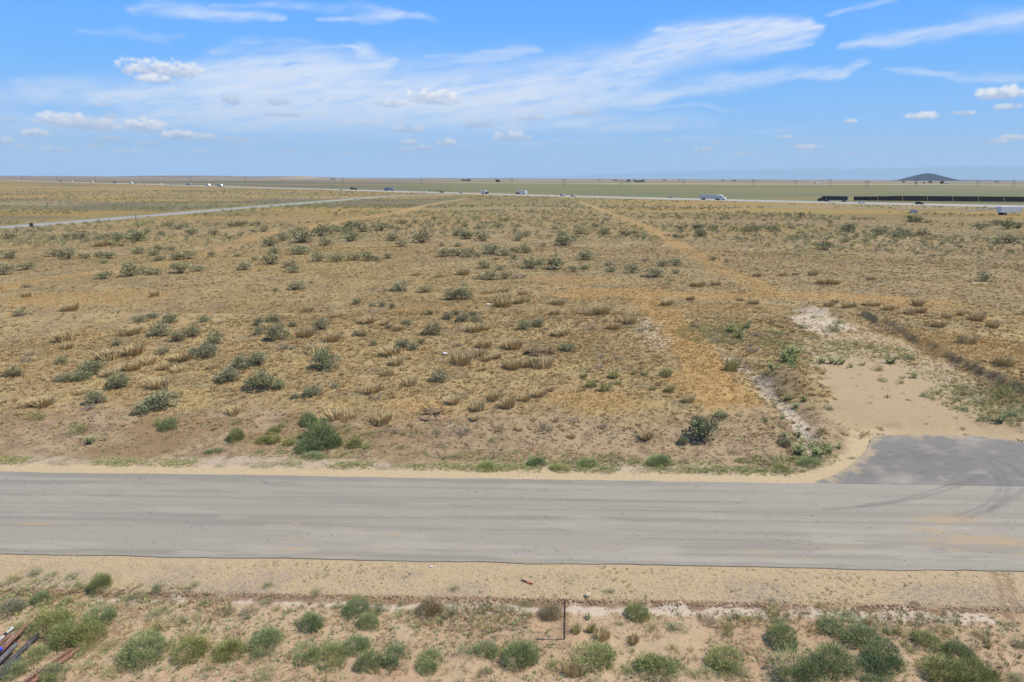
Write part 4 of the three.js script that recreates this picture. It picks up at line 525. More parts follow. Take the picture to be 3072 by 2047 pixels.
plantBed([[-19.88,-25.5,0.54],[-20.58,-25.27,0.66,1],[-19.11,-25.25,0.54,1],[-18.21,-25.25,0.54],[-17.57,-24.62,0.53],[-16.72,-24.72,0.94],[-15.81,-24.42,0.35],[-14.96,-24.17,0.8],[-14.2,-24.54,0.64],[-12.89,-24.82,0.41],[-18.68,-24,0.86],[-18.16,-24.19,0.46],[-17.63,-23.91,0.46],[-13.44,-23.16,0.83],[-12.52,-22.7,0.6],[-12.04,-23.01,0.39],[-12.07,-23.88,0.51],[-9.67,-23.86,0.51],[-9.88,-24.68,0.47],[-7.83,-24.39,0.46],[-9.18,-23.52,0.34],[-10.1,-23.15,0.83,2],[-11.05,-23.29,0.72,2],[-7.48,-22.41,0.91],[-8.83,-21.43,1.23],[-15.75,-22.93,1.26],[-13.06,-22.25,0.85],[-12.9,-20.86,1.6],[-11.34,-20.83,1.4],[-9.92,-20.87,1.21],[-8.82,-20.55,0.85],[-7.25,-20.87,1.11],[-6.25,-20.6,1.14],[-17.11,-22.11,1.48],[-18.2,-22.32,0.7],[-16.11,-21.57,1.24],[-15.33,-21.58,1.24],[-15.02,-20.93,0.81],[-16.62,-20.63,0.9],[-14.57,-20.12,0.54,1],[-14.36,-21.22,0.72,1],[-13.55,-19.97,0.73],[-13.12,-20.09,0.64,2],[-15.36,-19.71,0.87,1],[-16.81,-19.76,0.87],[-8.27,-19.84,0.82],[-10.31,-19.93,0.49],[-11.33,-22.15,0.43],[-19.49,-23.27,1,2],[-6.8,-23.63,0.45],[-13.17,-24.49,0.35],[-6,-23.45,1.06],[-5.32,-23.46,0.78],[-4.37,-23.16,0.66,1],[-5.37,-22.56,0.92],[-3.17,-23.46,1,2],[-2.42,-23.32,0.83],[-3.38,-22.91,0.71,2],[-1.07,-23.46,0.67,2],[-0.22,-23.5,0.62],[0.6,-23.72,0.57],[1.53,-23.27,0.89,2],[2.07,-23.09,0.44],[-2.24,-24.57,0.47],[-0.86,-24.04,0.29],[3.92,-24.41,0.46],[4.89,-23.2,1.05],[4.08,-22.68,0.38],[5.3,-22.47,0.54,1],[6.25,-22.3,0.8],[-5.6,-21.17,1.02],[-5.82,-20.59,0.4],[-4.85,-20.29,0.94],[-3.95,-20.56,1.19],[-2.79,-20.47,1.09],[-1.54,-20.97,0.76],[-0.87,-21.04,0.96,1],[0.32,-20.66,1.39],[-0.83,-19.9,0.49],[1.51,-20.28,0.64],[2.81,-20.64,1.54],[4.03,-20.22,0.64],[5.04,-20.08,1.31],[5.81,-20.25,0.49],[4.31,-21.17,0.31],[5.73,-21.24,0.51],[8.72,-23.21,0.56],[9.07,-22.89,0.71,1],[8.02,-22.36,0.7],[7.49,-22.8,0.71,2],[9.89,-21.69,1.2],[10.27,-22.7,0.65],[12.51,-22.25,1.74],[11.42,-22.31,0.48,1],[13.74,-22.8,0.66,1],[13.91,-22.3,0.7],[14.6,-22.07,0.8],[14.24,-21.24,0.72,1],[15.2,-21.53,1.19],[15.92,-21,0.97],[7.45,-20.6,1.39],[12.92,-20.58,1.34],[11.11,-20.37,1.62],[9.66,-20.02,1.83],[14.91,-20.45,0.84],[15.75,-19.88,1.11],[14.74,-19.89,1.68],[6.15,-19.94,0.63],[7.78,-19.79,0.82,1],[6.62,-19.87,0.63],[12.31,-19.97,1.45],[16.99,-19.71,0.72],[18.48,-21.56,0.68],[16.96,-22.67,0.27],[17.47,-22.11,0.59,2],[18.68,-22.77,0.44],[16.25,-22.39,0.7,1],[10.38,-23.94,0.34],[12.19,-23.71,0.51],[13.86,-23.73,0.4,2],[15.9,-23.71,0.4,2],[10.3,-23.37,0.78,1],[-31.7,-42.88,1.25],[-11.95,-39.99,2.49],[-12.39,-39,1.75],[-10.96,-39.36,1.06],[-11.82,-37.96,1.28,1],[-13.74,-39.67,0.89],[-14.91,-40.07,1.08],[-15.45,-39.93,0.9],[-15.2,-41.11,0.92],[-17.28,-40.2,1.26],[-14.77,-41.82,0.75],[-21.66,-40.25,0.54],[-22.96,-42.17,1.04],[-22.26,-41.68,1.03],[-27.73,-41.07,1.29],[-19.29,-41.34,0.47],[-18.21,-42.05,0.57],[-17.96,-38.56,1.04],[-15.06,-38.57,0.7],[-20.1,-39.12,0.44],[-21.03,-38.57,0.52],[-13.33,-42.36,1.23],[-22.06,-42.38,0.76],[-9.24,-40.92,0.83],[-10.35,-41.14,0.65],[-8.42,-41.27,0.46],[-6.79,-40.96,0.64],[-4.76,-40.99,0.74],[-9.68,-39.53,0.98],[-10.35,-39.57,0.54],[-10.1,-38.47,0.61,1],[-8.88,-39.39,0.8],[-6.81,-39.03,0.53],[-1.83,-37.65,0.51],[-1.21,-40.02,0.54],[-3.5,-38.07,0.69],[-1.43,-36.09,1.39,1],[-0.15,-35.87,0.65],[-0.37,-37.54,0.51],[1.45,-36.89,1.25],[2.41,-36.85,0.67],[3.25,-37.37,0.59],[2.77,-35.93,1.06,1],[4.43,-36.81,1.25],[6.07,-38.29,0.69],[8.61,-37.06,1.83],[7.24,-37.49,0.76],[-2.66,-35.95,0.65,1],[14.06,-43.4,0.97],[15.32,-43.69,0.59],[15.01,-42.71,0.34],[11.82,-36.42,0.83],[13.05,-36.37,0.58],[14.28,-35.84,0.73],[15.41,-36.2,1.15],[17.38,-36.94,1.42],[16.71,-42.78,0.58],[20.78,-44.88,0.8],[21.72,-44.75,0.8],[18.89,-49.83,0.44],[30.3,-54.53,0.96],[29.01,-51.19,0.79],[30.09,-50.78,0.67],[34.66,-57.58,1.01],[30.1,-47.44,0.74],[31.39,-48.27,0.75],[33.23,-47.68,1.58,1],[31.77,-46.89,0.94],[32.98,-46.03,1.02,1],[31.2,-44.84,0.9],[35.73,-46.98,2.39],[32.89,-44.37,1.19,1],[31.61,-43.05,1.25],[33.61,-43.14,1.54],[16.82,-39.69,0.89,2],[20.12,-37.73,0.51],[20.01,-41.28,0.74],[30.84,-70.88,1.08],[34.12,-75.46,0.98],[35.55,-72.88,1.42],[33.29,-69.29,1.5],[31.01,-75.45,1.14],[29.6,-80.03,0.86],[29.96,-68.01,0.74],[30.42,-66.84,1.16],[33.56,-62.14,1.22],[32.99,-63.19,0.97],[35.19,-62.01,0.68],[34.72,-57.69,1.01],[27,-68.23,1.63,1]], 'thistle_bush', (e) => (e[2] > 1.35 ? 'big ' : e[2] < .6 ? 'small ' : '') + ['dark green thistle bush', 'yellow-green thistle bush', 'brownish thistle bush'][e[3] ?? 0], 'thistle', 'thistle bushes on the verges',
  single((e, i) => { const t = e[3] ?? 0; const q = e[2] > .85 && Math.hypot(e[0], e[1]) < 48 ? THISTLE[t] : THISTLE_SMALL[t]; return q[i % q.length]; }, () => THISTLE_TINT[Math.floor(bed() * 4)], 1.12, 1.08));
plantBed([[68.81,-180.72,1.9],[59.97,-186.57,0.98],[75.08,-174.77,1.47],[75.47,-170.97,2.52],[77.91,-170.77,1.44],[78.27,-166.83,1.41],[64.9,-143.01,1.21],[61.7,-132.26,1.12],[67.84,-143.12,1.21],[66.34,-130,1.1],[74.19,-131.47,1.12],[75.33,-131.51,1.12],[75.14,-129.19,1.37],[99.41,-155.49,2.62],[90.56,-146.82,0.93],[99.24,-150.38,1.59],[104.41,-155.35,1.31],[88.23,-128.42,1.23],[91.82,-129.67,1.1],[70.26,-109.97,1.17],[72.98,-111.86,1.43],[82.41,-111.18,1.19],[79.21,-110.16,0.94],[63.78,-118,1],[79.4,-125.83,1.07],[81.98,-133.03,1.41],[69.45,-144.63,1.22],[87.07,-199.8,1.26],[100.13,-195.64,2.06],[102.39,-195.62,1.65],[70.25,-112.67,1.44],[-38.49,-88.69,0.95],[-41.16,-83.25,0.72],[-49.63,-81.6,0.7],[-46.37,-104.88,0.9],[-39.03,-55.62,0.86],[-88.91,-128.14,1.09],[-39.3,-115.76,0.99],[-28.46,-111.41,0.95],[-27.7,-112.49,1.44],[-22.01,-106.85,2.27],[-20.16,-107.38,1.15],[7.9,-191.39,1.61],[-17.45,-76.55,0.99],[-32.74,-46.69,0.73]], 'green_shrub', () => 'small bright green shrub', 'shrub', 'bright green shrubs on the plain', single(RABBIT, TINT.plain, 1.15, 1.0));
plantBed([[2.96,-23.04,0.28],[17.5,-38.91,1.14],[18.39,-38.49,0.96],[19.15,-38.83,0.88],[17.48,-37.79,0.43],[18.41,-41.22,0.56],[20.14,-47.36,0.74],[21.03,-46.73,0.62],[19.94,-45.82,0.61],[23.25,-54.67,0.96],[23.89,-56.6,1.36],[20.9,-52.55,1.04],[26.78,-56.93,0.75],[27.62,-56.57,1.12],[28.19,-56.47,0.75],[28.59,-55.49,0.49],[32.49,-56.6,0.99],[32.07,-52.18,0.69],[32.49,-42.93,0.77],[20.1,-39.21,0.44],[17.19,-40.46,0.46],[18.36,-43.81,0.49],[29.8,-55.96,0.49],[24.84,-58.99,1.67],[22.54,-68.7,1.19],[24.66,-70.11,1.22],[22.61,-66.13,1.29],[23.67,-57.3,1.01],[-26.16,-39.74,0.72]], 'leafy_weed', () => 'broad-leaved green weed', 'weed', 'broad-leaved weeds by the gully', (e, i) => { const v = LEAFY[i % 3]; return plant(e, [['stems', v.stem, TINT.plain], ['leaves', v.leaves, TINT.plain]], e[2] * 1.05, .95, bed() * 6); });

// ------------------------------------------------------------ ground cover that nobody could count
function cover(name, label, category, geo, m, spots) {                   // spots: x, z, width, height, colour
  const q = new THREE.InstancedMesh(geo, m, spots.length), o = new THREE.Object3D(), c = new THREE.Color(), r = rng(spots.length);
  spots.forEach((s, i) => { o.position.set(s[0], height(s[0], s[1]) - .005, s[1]); o.rotation.set(0, r() * 6.28, 0); o.scale.set(s[2], s[3], s[2]); o.updateMatrix(); q.setMatrixAt(i, o.matrix); q.setColorAt(i, c.setRGB(s[4][0], s[4][1], s[4][2])); });
  q.name = name; q.userData = { kind: 'stuff', label, category }; q.castShadow = q.receiveShadow = true; scene.add(q); return q;
}
const W1 = [[1, 1, 1]], tuft = [121, 122, 123].map((s) => bunchGeo(s, 20, W1, .75, .9, .07)), fineTuft = [124, 125].map((s) => bunchGeo(s, 16, W1, .3, 1.0, .035));
const coverMat = new THREE.MeshStandardMaterial({ vertexColors: true, roughness: 1, side: THREE.DoubleSide });
{
  const r = rng(77), dry = [[], [], []], fine = [[], []], weeds = [], seed = [], litter = [];
  const inAz = (az0, r0, r1) => { const a = (r() * 2 - 1) * az0 * R, q = Math.sqrt(lerp(r0 * r0, r1 * r1, r())); return [Math.sin(a) * q, -Math.cos(a) * q, q]; };
  const cols = [tone(226, 192, 132), tone(212, 176, 118), tone(188, 154, 108), tone(234, 204, 142), tone(174, 142, 100)], oc = [tone(238, 200, 132), tone(228, 184, 116), tone(238, 206, 144), tone(216, 174, 108)];
  for (const [n, r0, r1, k] of [[40000, 37, 80, 1], [40000, 76, 165, 1.15], [52000, 150, 400, 1.5]]) for (let i = 0; i < n; i++) {
    const [x, z, q] = inAz(42, r0, r1), d = across(x, z); if (d < WIDTH + 6.5) continue;
    if (bareAt(x, z) && r() < .94) continue;
    if (d < WIDTH + 12 && r() < .6) continue;
    if (r() < ss(220, 400, q)) continue;
    const o = orangeAt(x, z);
    if (o > .35) { const s = (.3 + r() * .3) * k; fine[i % 2].push([x, z, s, (.12 + r() * .16) * Math.sqrt(k), vary(oc[Math.floor(r() * 4)], r, .12)]); continue; }
    const patch = fbm(x * .25 + 11, z * .25, 3); if (r() > .3 + patch * 1.1) continue;
    const s = (.2 + Math.pow(r(), 2) * .42) * k; dry[i % 3].push([x, z, s, s * (.4 + r() * .4), vary(cols[Math.floor(r() * 5)], r, .18)]);
  }
  const sc = [tone(234, 204, 144), tone(222, 190, 130), tone(240, 214, 158), tone(206, 175, 120)], strawGrass = [];
  for (const [n, r0, r1, k] of [[60000, 40, 90, 1], [62000, 85, 190, 1.35], [34000, 180, 360, 2]]) for (let i = 0; i < n; i++) { const [x, z, q] = inAz(42, r0, r1); if (across(x, z) < WIDTH + 9 || bareAt(x, z) || r() < ss(240, 360, q)) continue; const m = fbm(x * .12 + 70, z * .12, 3) * .7 + fbm(x * .7, z * .7 + 20, 2) * .3; if (m + (r() - .5) * .16 < .46) continue; const w = (.2 + r() * .3) * k; strawGrass.push([x, z, w, (.1 + r() * .2) * Math.sqrt(k), vary(sc[Math.floor(r() * 4)], r, .15)]); }
  cover('straw_grass', 'soft straw-yellow dry grass in patches over the plain', 'dry grass', fineTuft[1], coverMat, strawGrass);
  const wisps = []; for (let i = 0; i < 2600; i++) { const s = lerp(-26, 26, r()), d = -lerp(2.2, 10, r()), q = fbm(s * .5 + 13, d * .6, 3); if (q < .46) continue; const [x, z] = roadPoint(s, d), w = .25 + r() * .3; wisps.push([x, z, w, w * (.5 + r() * .6), vary(r() < .45 ? [.46, .37, .22] : r() < .6 ? [.33, .33, .15] : [.40, .38, .18], r, .2, .1)]); }
  cover('wispy_weeds', 'thin wispy weeds between the foreground bushes', 'weeds', fineTuft[0], coverMat, wisps);
  for (let i = 0; i < 24000; i++) { const [x, z] = inAz(40, 40, 130); if (across(x, z) > WIDTH + 7 && !bareAt(x, z) && orangeAt(x, z) > .4) fine[i % 2].push([x, z, .25 + r() * .3, .1 + r() * .16, vary(oc[Math.floor(r() * 4)], r, .12)]); }
  for (let i = 0; i < 6500; i++) { const s = lerp(-42, 20, r()), d = WIDTH + 1.8 + (r() + r() - 1) * .8; const [x, z] = roadPoint(s, d); if (dist(APRON, x, z, 3) < 1.2 || fbm(s * .5, 3, 3) + (r() - .5) * .3 < .45) continue; weeds.push([x, z, .2 + r() * .32, .08 + r() * .16, vary(r() < .5 ? [.36, .35, .13] : r() < .6 ? [.28, .31, .14] : [.46, .38, .2], r, .25, .15)]); }
  for (let i = 0; i < 9000; i++) { const s = lerp(-26, 26, r()), d = -lerp(2.3, 12, r()); if (fbm(s * .4 + 3, d * .5, 3) < .40) continue; const [x, z] = roadPoint(s, d); seed.push([x, z, .12 + r() * .22, .06 + r() * .16, vary(r() < .5 ? [.42, .34, .2] : [.27, .285, .14], r, .3, .12)]); }
  for (let i = 0; i < 700; i++) { const s = lerp(-26, 26, r()), d = -lerp(.1, 2, r()); const [x, z] = roadPoint(s, d); if (fbm(s * .3 + 9, d, 2) > .5) seed.push([x, z, .1 + r() * .15, .05 + r() * .1, vary([.26, .25, .09], r, .3)]); }
  for (let i = 0; i < 3000; i++) { const s = lerp(-40, 18, r()), d = WIDTH + lerp(3, 9, r()); const [x, z] = roadPoint(s, d); if (fbm(s * .4 + 60, d * .4, 3) > .45) seed.push([x, z, .12 + r() * .25, .06 + r() * .15, vary(r() < .55 ? [.38, .30, .18] : [.21, .25, .12], r, .3, .1)]); }
  const patches = [[18.2,-38.98, 1.6, 2.2, 260], [18.15,-41.47, 1.3, 2.5, 140], [19.05,-46.78, 1.2, 3, 110], [21.98,-54.59, 1.8, 3, 170], [20.1,-67.57, 3.2, 5, 800], [24.26,-66.89, 3, 5, 480], [25.3,-60.19, 2, 5, 420], [33.53,-46.22, 3.5, 4, 700], [34.9,-50.97, 2.4, 3.5, 240], [34.27,-44.26, 2.5, 3, 260], [33.98,-54.76, 2, 4, 90], [32.96,-61.55, 4, 4, 520], [29.19,-62.13, 2.5, 4, 260], [36.01,-60.36, 3, 3, 200], [21.47,-72.45, 4, 5, 300], [-11.38,-39.34, 3, 2, 420], [1.3,-37.9, 6, .8, 320], [15.64,-37.54, 2.5, .7, 260], [-1.7,-23.02, 2.6, .9, 420], [-14.74,-23.46, 4, 1.4, 380], [-19.06,-24.09, 3, 1.2, 300], [12.28,-22.81, 5, .8, 300], [7.12,-37.17, 5, .6, 200]];
  for (const [cx, cz, rx, rz, n] of patches) for (let i = 0; i < n; i++) { const a = r() * 6.28, q = Math.sqrt(r()), x = cx + Math.cos(a) * q * rx, z = cz + Math.sin(a) * q * rz, d = across(x, z); if ((d > -.2 && d < WIDTH + 1.6) || within(APRON, x, z)) continue; const s = .16 + r() * .3, dryer = cz > -24 ? .75 : cx < 3 && cz < -36 ? .3 : .12; weeds.push([x, z, s * 1.3, s * (.4 + r() * .5), vary(r() < dryer ? (r() < .5 ? [.44, .34, .2] : [.36, .29, .17]) : r() < .6 ? [.27, .30, .125] : [.38, .375, .14], r, .25, .12)]); }
  for (let i = 0; i < 5200; i++) { const [x, z, q] = inAz(42, 48, 340); if (across(x, z) < WIDTH + 14 || bareAt(x, z) || orangeAt(x, z) > .5 || fbm(x * .08 + 30, z * .08, 3) < .47) continue; const s = .4 + r() * r() * .8; dry[i % 3].push([x, z, s, s * (.5 + r() * .4), vary(r() < .5 ? [.34, .265, .165] : r() < .6 ? [.42, .33, .19] : [.30, .28, .2], r, .15)]); }
  dry.forEach((s, i) => cover(['dry_grass', 'dry_grass_001', 'dry_grass_002'][i], 'low dry tufts of grass all over the brown plain', 'dry grass', tuft[i], coverMat, s));
  fine.forEach((s, i) => cover(['orange_grass', 'orange_grass_001'][i], 'fine orange grass growing along the tracks', 'orange grass', fineTuft[i], coverMat, s));
  cover('roadside_weeds', 'low green and yellow weeds in loose patches by the roads', 'weeds', fineTuft[0], coverMat, weeds);
  cover('seedling_weeds', 'small seedlings and dead sprigs on the bare soil', 'weeds', tuft[1], coverMat, seed);
  // shrubs past the largest three hundred
  const far = [[], [], []], belt = (x, z) => fbm(x * .012 + 5, z * .03 + 2, 3);
  for (const [n, r0, r1, cut, k] of [[1500, 105, 230, .53, .9], [6500, 190, 420, .48, 1.1], [9000, 380, 950, .46, 1.25]]) for (let i = 0; i < n; i++) {
    const [x, z, q] = inAz(41, r0, r1); if (belt(x, z) + (x < -60 ? .05 : 0) < cut || orangeAt(x, z) > .3 || dist(FRONTAGE, x, z, 14) < 9) continue; const b = beyondHighway(x, z); if (b > -22 && b < 40 || (b > 0 && x > -80)) continue;
    const s = (.6 + r() * 1.1) * k, y = r(); far[i % 3].push([x, z, s, s * (.8 + r() * .4), y < .55 ? [.95, .98, .95] : y < .75 ? [1.05, .95, .9] : y < .9 ? [.8, .84, .8] : [1.1, 1.2, .55]]);
  }
  far.forEach((s, i) => cover(['distant_sagebrush', 'distant_sagebrush_001', 'distant_sagebrush_002'][i], 'mass of small sagebrush in the far belts', 'sagebrush', SAGE_FAR[i], coverMat, s));
  // gravel
  const stone = (seed) => { const g = new THREE.IcosahedronGeometry(.5, 1), p = g.attributes.position; for (let i = 0; i < p.count; i++) { const x = p.getX(i), y = p.getY(i), z = p.getZ(i), k = .75 + .5 * vn(x * 3 + seed + y * 2, z * 3 + y); p.setXYZ(i, x * k, y * k * .7, z * k); } g.computeVertexNormals(); return g; };
  const stones = [];
  for (let i = 0; i < 52000; i++) { const s = lerp(-27, 27, r()), d = -Math.pow(r(), .8) * 2.1; if (r() > .25 + 1.2 * ss(.4, .7, fbm(s * .5 + 31, d * .9, 3)) + .5 * ss(-1.1, -2, d)) continue; const [x, z] = roadPoint(s, d), w = .02 + Math.pow(r(), 5) * .06, c = r() < .72 ? tone(204, 178, 140) : r() < .6 ? tone(166, 148, 126) : tone(222, 202, 172); stones.push([x, z, w, w, vary(c, r, .2)]); }
  for (let i = 0; i < 5000; i++) { const s = lerp(-40, 20, r()), d = WIDTH + r() * 1.7; const [x, z] = roadPoint(s, d), w = .02 + Math.pow(r(), 4) * .05; stones.push([x, z, w, w, vary(tone(210, 186, 150), r, .2)]); }
  for (let i = 0; i < 8000; i++) { const s = lerp(-26, 26, r()), d = r() < .3 ? -2.14 + (r() - .5) * .22 : -lerp(2.3, 11, r()), big = d > -2.3; const [x, z] = roadPoint(s, d), w = big ? .04 + r() * .08 : .025 + Math.pow(r(), 3) * .07; stones.push([x, z, w, w, vary(tone(176, 144, 112), r, .2)]); }
  for (let i = 0; i < 5000; i++) { const s = lerp(-40, 22, r()), d = WIDTH + lerp(3.2, 9.5, r()); const [x, z] = roadPoint(s, d), w = .05 + Math.pow(r(), 3) * .17; if (dist(APRON, x, z, 3) < 1.5) continue; stones.push([x, z, w, w, vary(tone(170, 136, 106), r, .2)]); }
  cover('gravel_stones', 'loose gravel and clods along the road shoulders', 'gravel', stone(4), mat([1, 1, 1], .95), stones);
}

// ------------------------------------------------------------ pipes, stake and other small things
const rustTex = (() => { const n = 256, d = new Uint8Array(n * n * 4); for (let j = 0; j < n; j++) for (let i = 0; i < n; i++) { const a = fbm(i * .05, j * .02, 4), b = fbm(i * .2 + 9, j * .2, 3), v = (.62 + .55 * a + .25 * (b - .5)), k = (j * n + i) * 4; d[k] = clamp(v) * 255; d[k + 1] = clamp(v * (.9 + .2 * b)) * 255; d[k + 2] = clamp(v * (.85 + .3 * b)) * 255; d[k + 3] = 255; } const t = new THREE.DataTexture(d, n, n); t.colorSpace = THREE.SRGBColorSpace; t.magFilter = THREE.LinearFilter; t.wrapS = t.wrapT = THREE.MirroredRepeatWrapping; t.repeat.set(1, 3); t.needsUpdate = true; return t; })();
const M = {
  rust: mat(tone(178, 128, 102), .85, { map: rustTex }), brownRust: mat(tone(166, 120, 100), .85, { map: rustTex }), blackPipe: mat(tone(96, 94, 96), .6, { map: rustTex }), greyPipe: mat(tone(138, 132, 130), .65, { map: rustTex }), white: mat(tone(245, 244, 240), .55, { map: rustTex }), zinc: mat(tone(205, 208, 212), .45, { metalness: .3, map: rustTex }), blue: mat(tone(60, 90, 235), .6), hole: mat(tone(205, 180, 165), .8), dark: mat([.02, .02, .022], .8), tan: mat(tone(205, 170, 135), .8),
  stake: mat(tone(182, 152, 128), .85), pink: mat(tone(225, 150, 130), .8), rock: mat(tone(232, 208, 172), .95), red: mat(tone(214, 110, 88), .7), char: mat(tone(90, 66, 56), .9), litter: mat(tone(255, 255, 255), .6), wood: mat(tone(150, 124, 94), .95), brush: mat(tone(132, 104, 78), 1),
  tyre: mat([.02, .02, .02], .85), glass: mat([.025, .03, .035], .12), whitePaint: mat([.72, .72, .71], .4), offWhite: mat([.62, .61, .6], .5), grey: mat([.42, .42, .43], .5), silver: mat([.45, .46, .48], .3, { metalness: .4 }), black: mat([.025, .025, .028], .3), navy: mat([.03, .04, .07], .35), maroon: mat([.10, .02, .02], .4), blueGrey: mat([.22, .27, .35], .5), steel: mat([.3, .3, .31], .5, { metalness: .5 }), lamp: mat([.8, .78, .7], .2),
  panel: new THREE.MeshPhysicalMaterial({ color: new THREE.Color().setRGB(.006, .008, .015), roughness: .55, specularIntensity: .06 }), post: mat([.35, .35, .36], .6), signBack: mat(tone(96, 78, 68), .8), greySign: mat(tone(225, 222, 236), .7), poleWood: mat([.09, .075, .06], .95), farmWhite: mat([.7, .69, .66], .8), farmRoof: mat([.35, .34, .34], .7), concrete: mat([.6, .58, .54], .9),
};
const pipeGroup = 'pipes and posts heaped in the corner';
// a round pipe from tip to tail; both given as x, z on the ground, lift of the axis above it
function pipe(label, name, [tx, tz], [ex, ez], lift, liftEnd, rad, m, extra, long = 6) {
  const y0 = height(tx, tz) + lift, a = new THREE.Vector3(tx, y0, tz), b0 = new THREE.Vector3(ex, height(tx, tz) + liftEnd, ez), d = b0.clone().sub(a).normalize(), b = a.clone().addScaledVector(d, long), o = thing(name, label, 'pipe', pipeGroup, a.x, a.y, a.z);
  const hollow = new THREE.Shape(); hollow.absarc(0, 0, rad, 0, 6.2832); const h = new THREE.Path(); h.absarc(0, 0, rad * .84, 0, 6.2832, true); hollow.holes.push(h);
  const g = new THREE.ExtrudeGeometry(hollow, { depth: long, bevelEnabled: false, curveSegments: 20, steps: 8 }); const p = g.attributes.position, uv = g.attributes.uv; for (let i = 0; i < p.count; i++) uv.setXY(i, Math.atan2(p.getY(i), p.getX(i)) / 3.14, p.getZ(i));
  o.quaternion.setFromUnitVectors(new THREE.Vector3(0, 0, 1), d); part(o, 'tube', g, m); extra?.(o, rad); return o;
}
const collar = (len, k, m, name = 'coupling', at = 0) => (o, rad) => { const g = new THREE.CylinderGeometry(rad * k, rad * k, len, 20); g.rotateX(Math.PI / 2); part(o, name, g, m, 0, 0, at); };
pipe('long rusty orange pipe with pale thin tip, topmost in heap', 'rusty_pipe', [-17.8,-22.1], [-17.78,-20.79], .36, .30, .075, M.rust, (o, rad) => { const g = new THREE.CylinderGeometry(rad * .45, rad * .62, .34, 16); g.rotateX(Math.PI / 2); part(o, 'narrow_tip', g, M.tan, 0, 0, -.17); });
pipe('black pipe reaching furthest right below the rusty pipe', 'black_pipe', [-17.21,-21.68], [-17.23,-20.72], .13, .13, .10, M.blackPipe);
pipe('short grey-black pipe end lying in front of the rusty pipe', 'grey_pipe', [-17.46,-20.9], [-17.44,-20.05], .30, .30, .10, M.greyPipe);
pipe('dark pipe lowest in the heap, under the grey pipe', 'black_pipe', [-17.07,-20.49], [-17.06,-19.54], .11, .11, .095, M.blackPipe);
pipe('red-brown pipe end left of the long rusty pipe', 'rusty_pipe', [-17.96,-21.3], [-17.97,-20.78], .44, .42, .085, M.brownRust);
pipe('thin brown pipe behind the red-brown pipe end', 'brown_pipe', [-17.94,-21.58], [-17.97,-20.78], .16, .16, .075, M.brownRust);
pipe('white pipe with black band at upper left of heap', 'white_pipe', [-18.36,-22], [-18.35,-21.29], .28, .28, .055, M.white, collar(.12, 1.25, M.dark, 'black_band', .42));
pipe('thin galvanised pipe along the upper edge of the heap', 'galvanised_pipe', [-18.53,-22.27], [-18.46,-21.45], .10, .10, .04, M.zinc);
pipe('galvanised pipe below the white pipe', 'galvanised_pipe', [-18.15,-21.9], [-18.12,-20.99], .11, .11, .05, M.zinc);
pipe('brown pipe end daubed with blue paint at left edge', 'brown_pipe', [-17.71,-20.64], [-17.7,-20.41], .48, .48, .08, M.brownRust, collar(.10, 1.04, M.blue, 'blue_paint_mark', .16));
{ // rusty pipe with a coupling, lying apart
  pipe('rusty pipe with coupling lying beside the perforated post', 'rusty_pipe', [-15.26,-21.07], [-15.77,-19.42], .10, .10, .065, M.rust, collar(1.6, 1.35, M.rust, 'coupling', 1.2));
  const a = [-15.58,-20.97], b = [-16.12,-19.39], y = height(a[0], a[1]) + .06, d = new THREE.Vector3(b[0] - a[0], 0, b[1] - a[1]).normalize(), o = thing('perforated_post', 'brown square steel post with a row of holes, lying on sand', 'post', pipeGroup, a[0], y, a[1]);
  o.quaternion.setFromUnitVectors(new THREE.Vector3(0, 0, 1), d); part(o, 'bar', new RoundedBoxGeometry(.1, .1, 4.2, 2, .012), M.brownRust, 0, 0, 2.1); part(o, 'flange', new THREE.BoxGeometry(.05, .02, 4.2), M.brownRust, -.075, -.03, 2.1);
  const hg = new THREE.CylinderGeometry(.026, .026, .006, 12); for (let i = 0; i < 40; i++) part(o, 'hole', hg, M.hole, 0, .051, .06 + i * .103);
}
function lump(seed, k = .35) { const g = new THREE.IcosahedronGeometry(1, 3), p = g.attributes.position; for (let i = 0; i < p.count; i++) { const x = p.getX(i), y = p.getY(i), z = p.getZ(i), s = 1 - k / 2 + k * fbm(x * 1.6 + seed + y, z * 1.6 - y + seed, 4); p.setXYZ(i, x * s, y * s, z * s); } g.computeVertexNormals(); return g; }
function small(name, label, category, geo, m, x, z, sx, sy, sz, turn = 0, up = .3) { const o = new THREE.Mesh(geo, m); o.name = numbered(name); tag(o, label, category); o.position.set(x, height(x, z) + sy * up, z); o.scale.set(sx, sy, sz); o.rotation.y = turn; scene.add(shade(o)); return o; }
small('pale_stone', 'rounded pale stone on the gravel slope', 'stone', lump(3, .3), M.rock, 3.07,-24.19, .13, .10, .11, .4, .6);
{ const x = [1.95,-21.71], o = thing('steel_stake', 'rusty upright steel stake with pink top in the verge', 'stake', undefined, x[0], height(x[0], x[1]) - .2, x[1]); const sh = new THREE.Shape(); sh.moveTo(-.035, .02); sh.lineTo(.035, .02); sh.lineTo(.035, .01); sh.lineTo(.006, .01); sh.lineTo(.006, -.035); sh.lineTo(-.006, -.035); sh.lineTo(-.006, .01); sh.lineTo(-.035, .01); const g = new THREE.ExtrudeGeometry(sh, { depth: 1.78, bevelEnabled: false }); g.rotateX(-Math.PI / 2); part(o, 'shaft', g, M.stake); const c = new THREE.ExtrudeGeometry(sh, { depth: .07, bevelEnabled: true, bevelSize: .003, bevelThickness: .003, bevelSegments: 1 }); c.rotateX(-Math.PI / 2); part(o, 'painted_top', c, M.pink, 0, 1.785, 0); o.rotation.z = .008; }
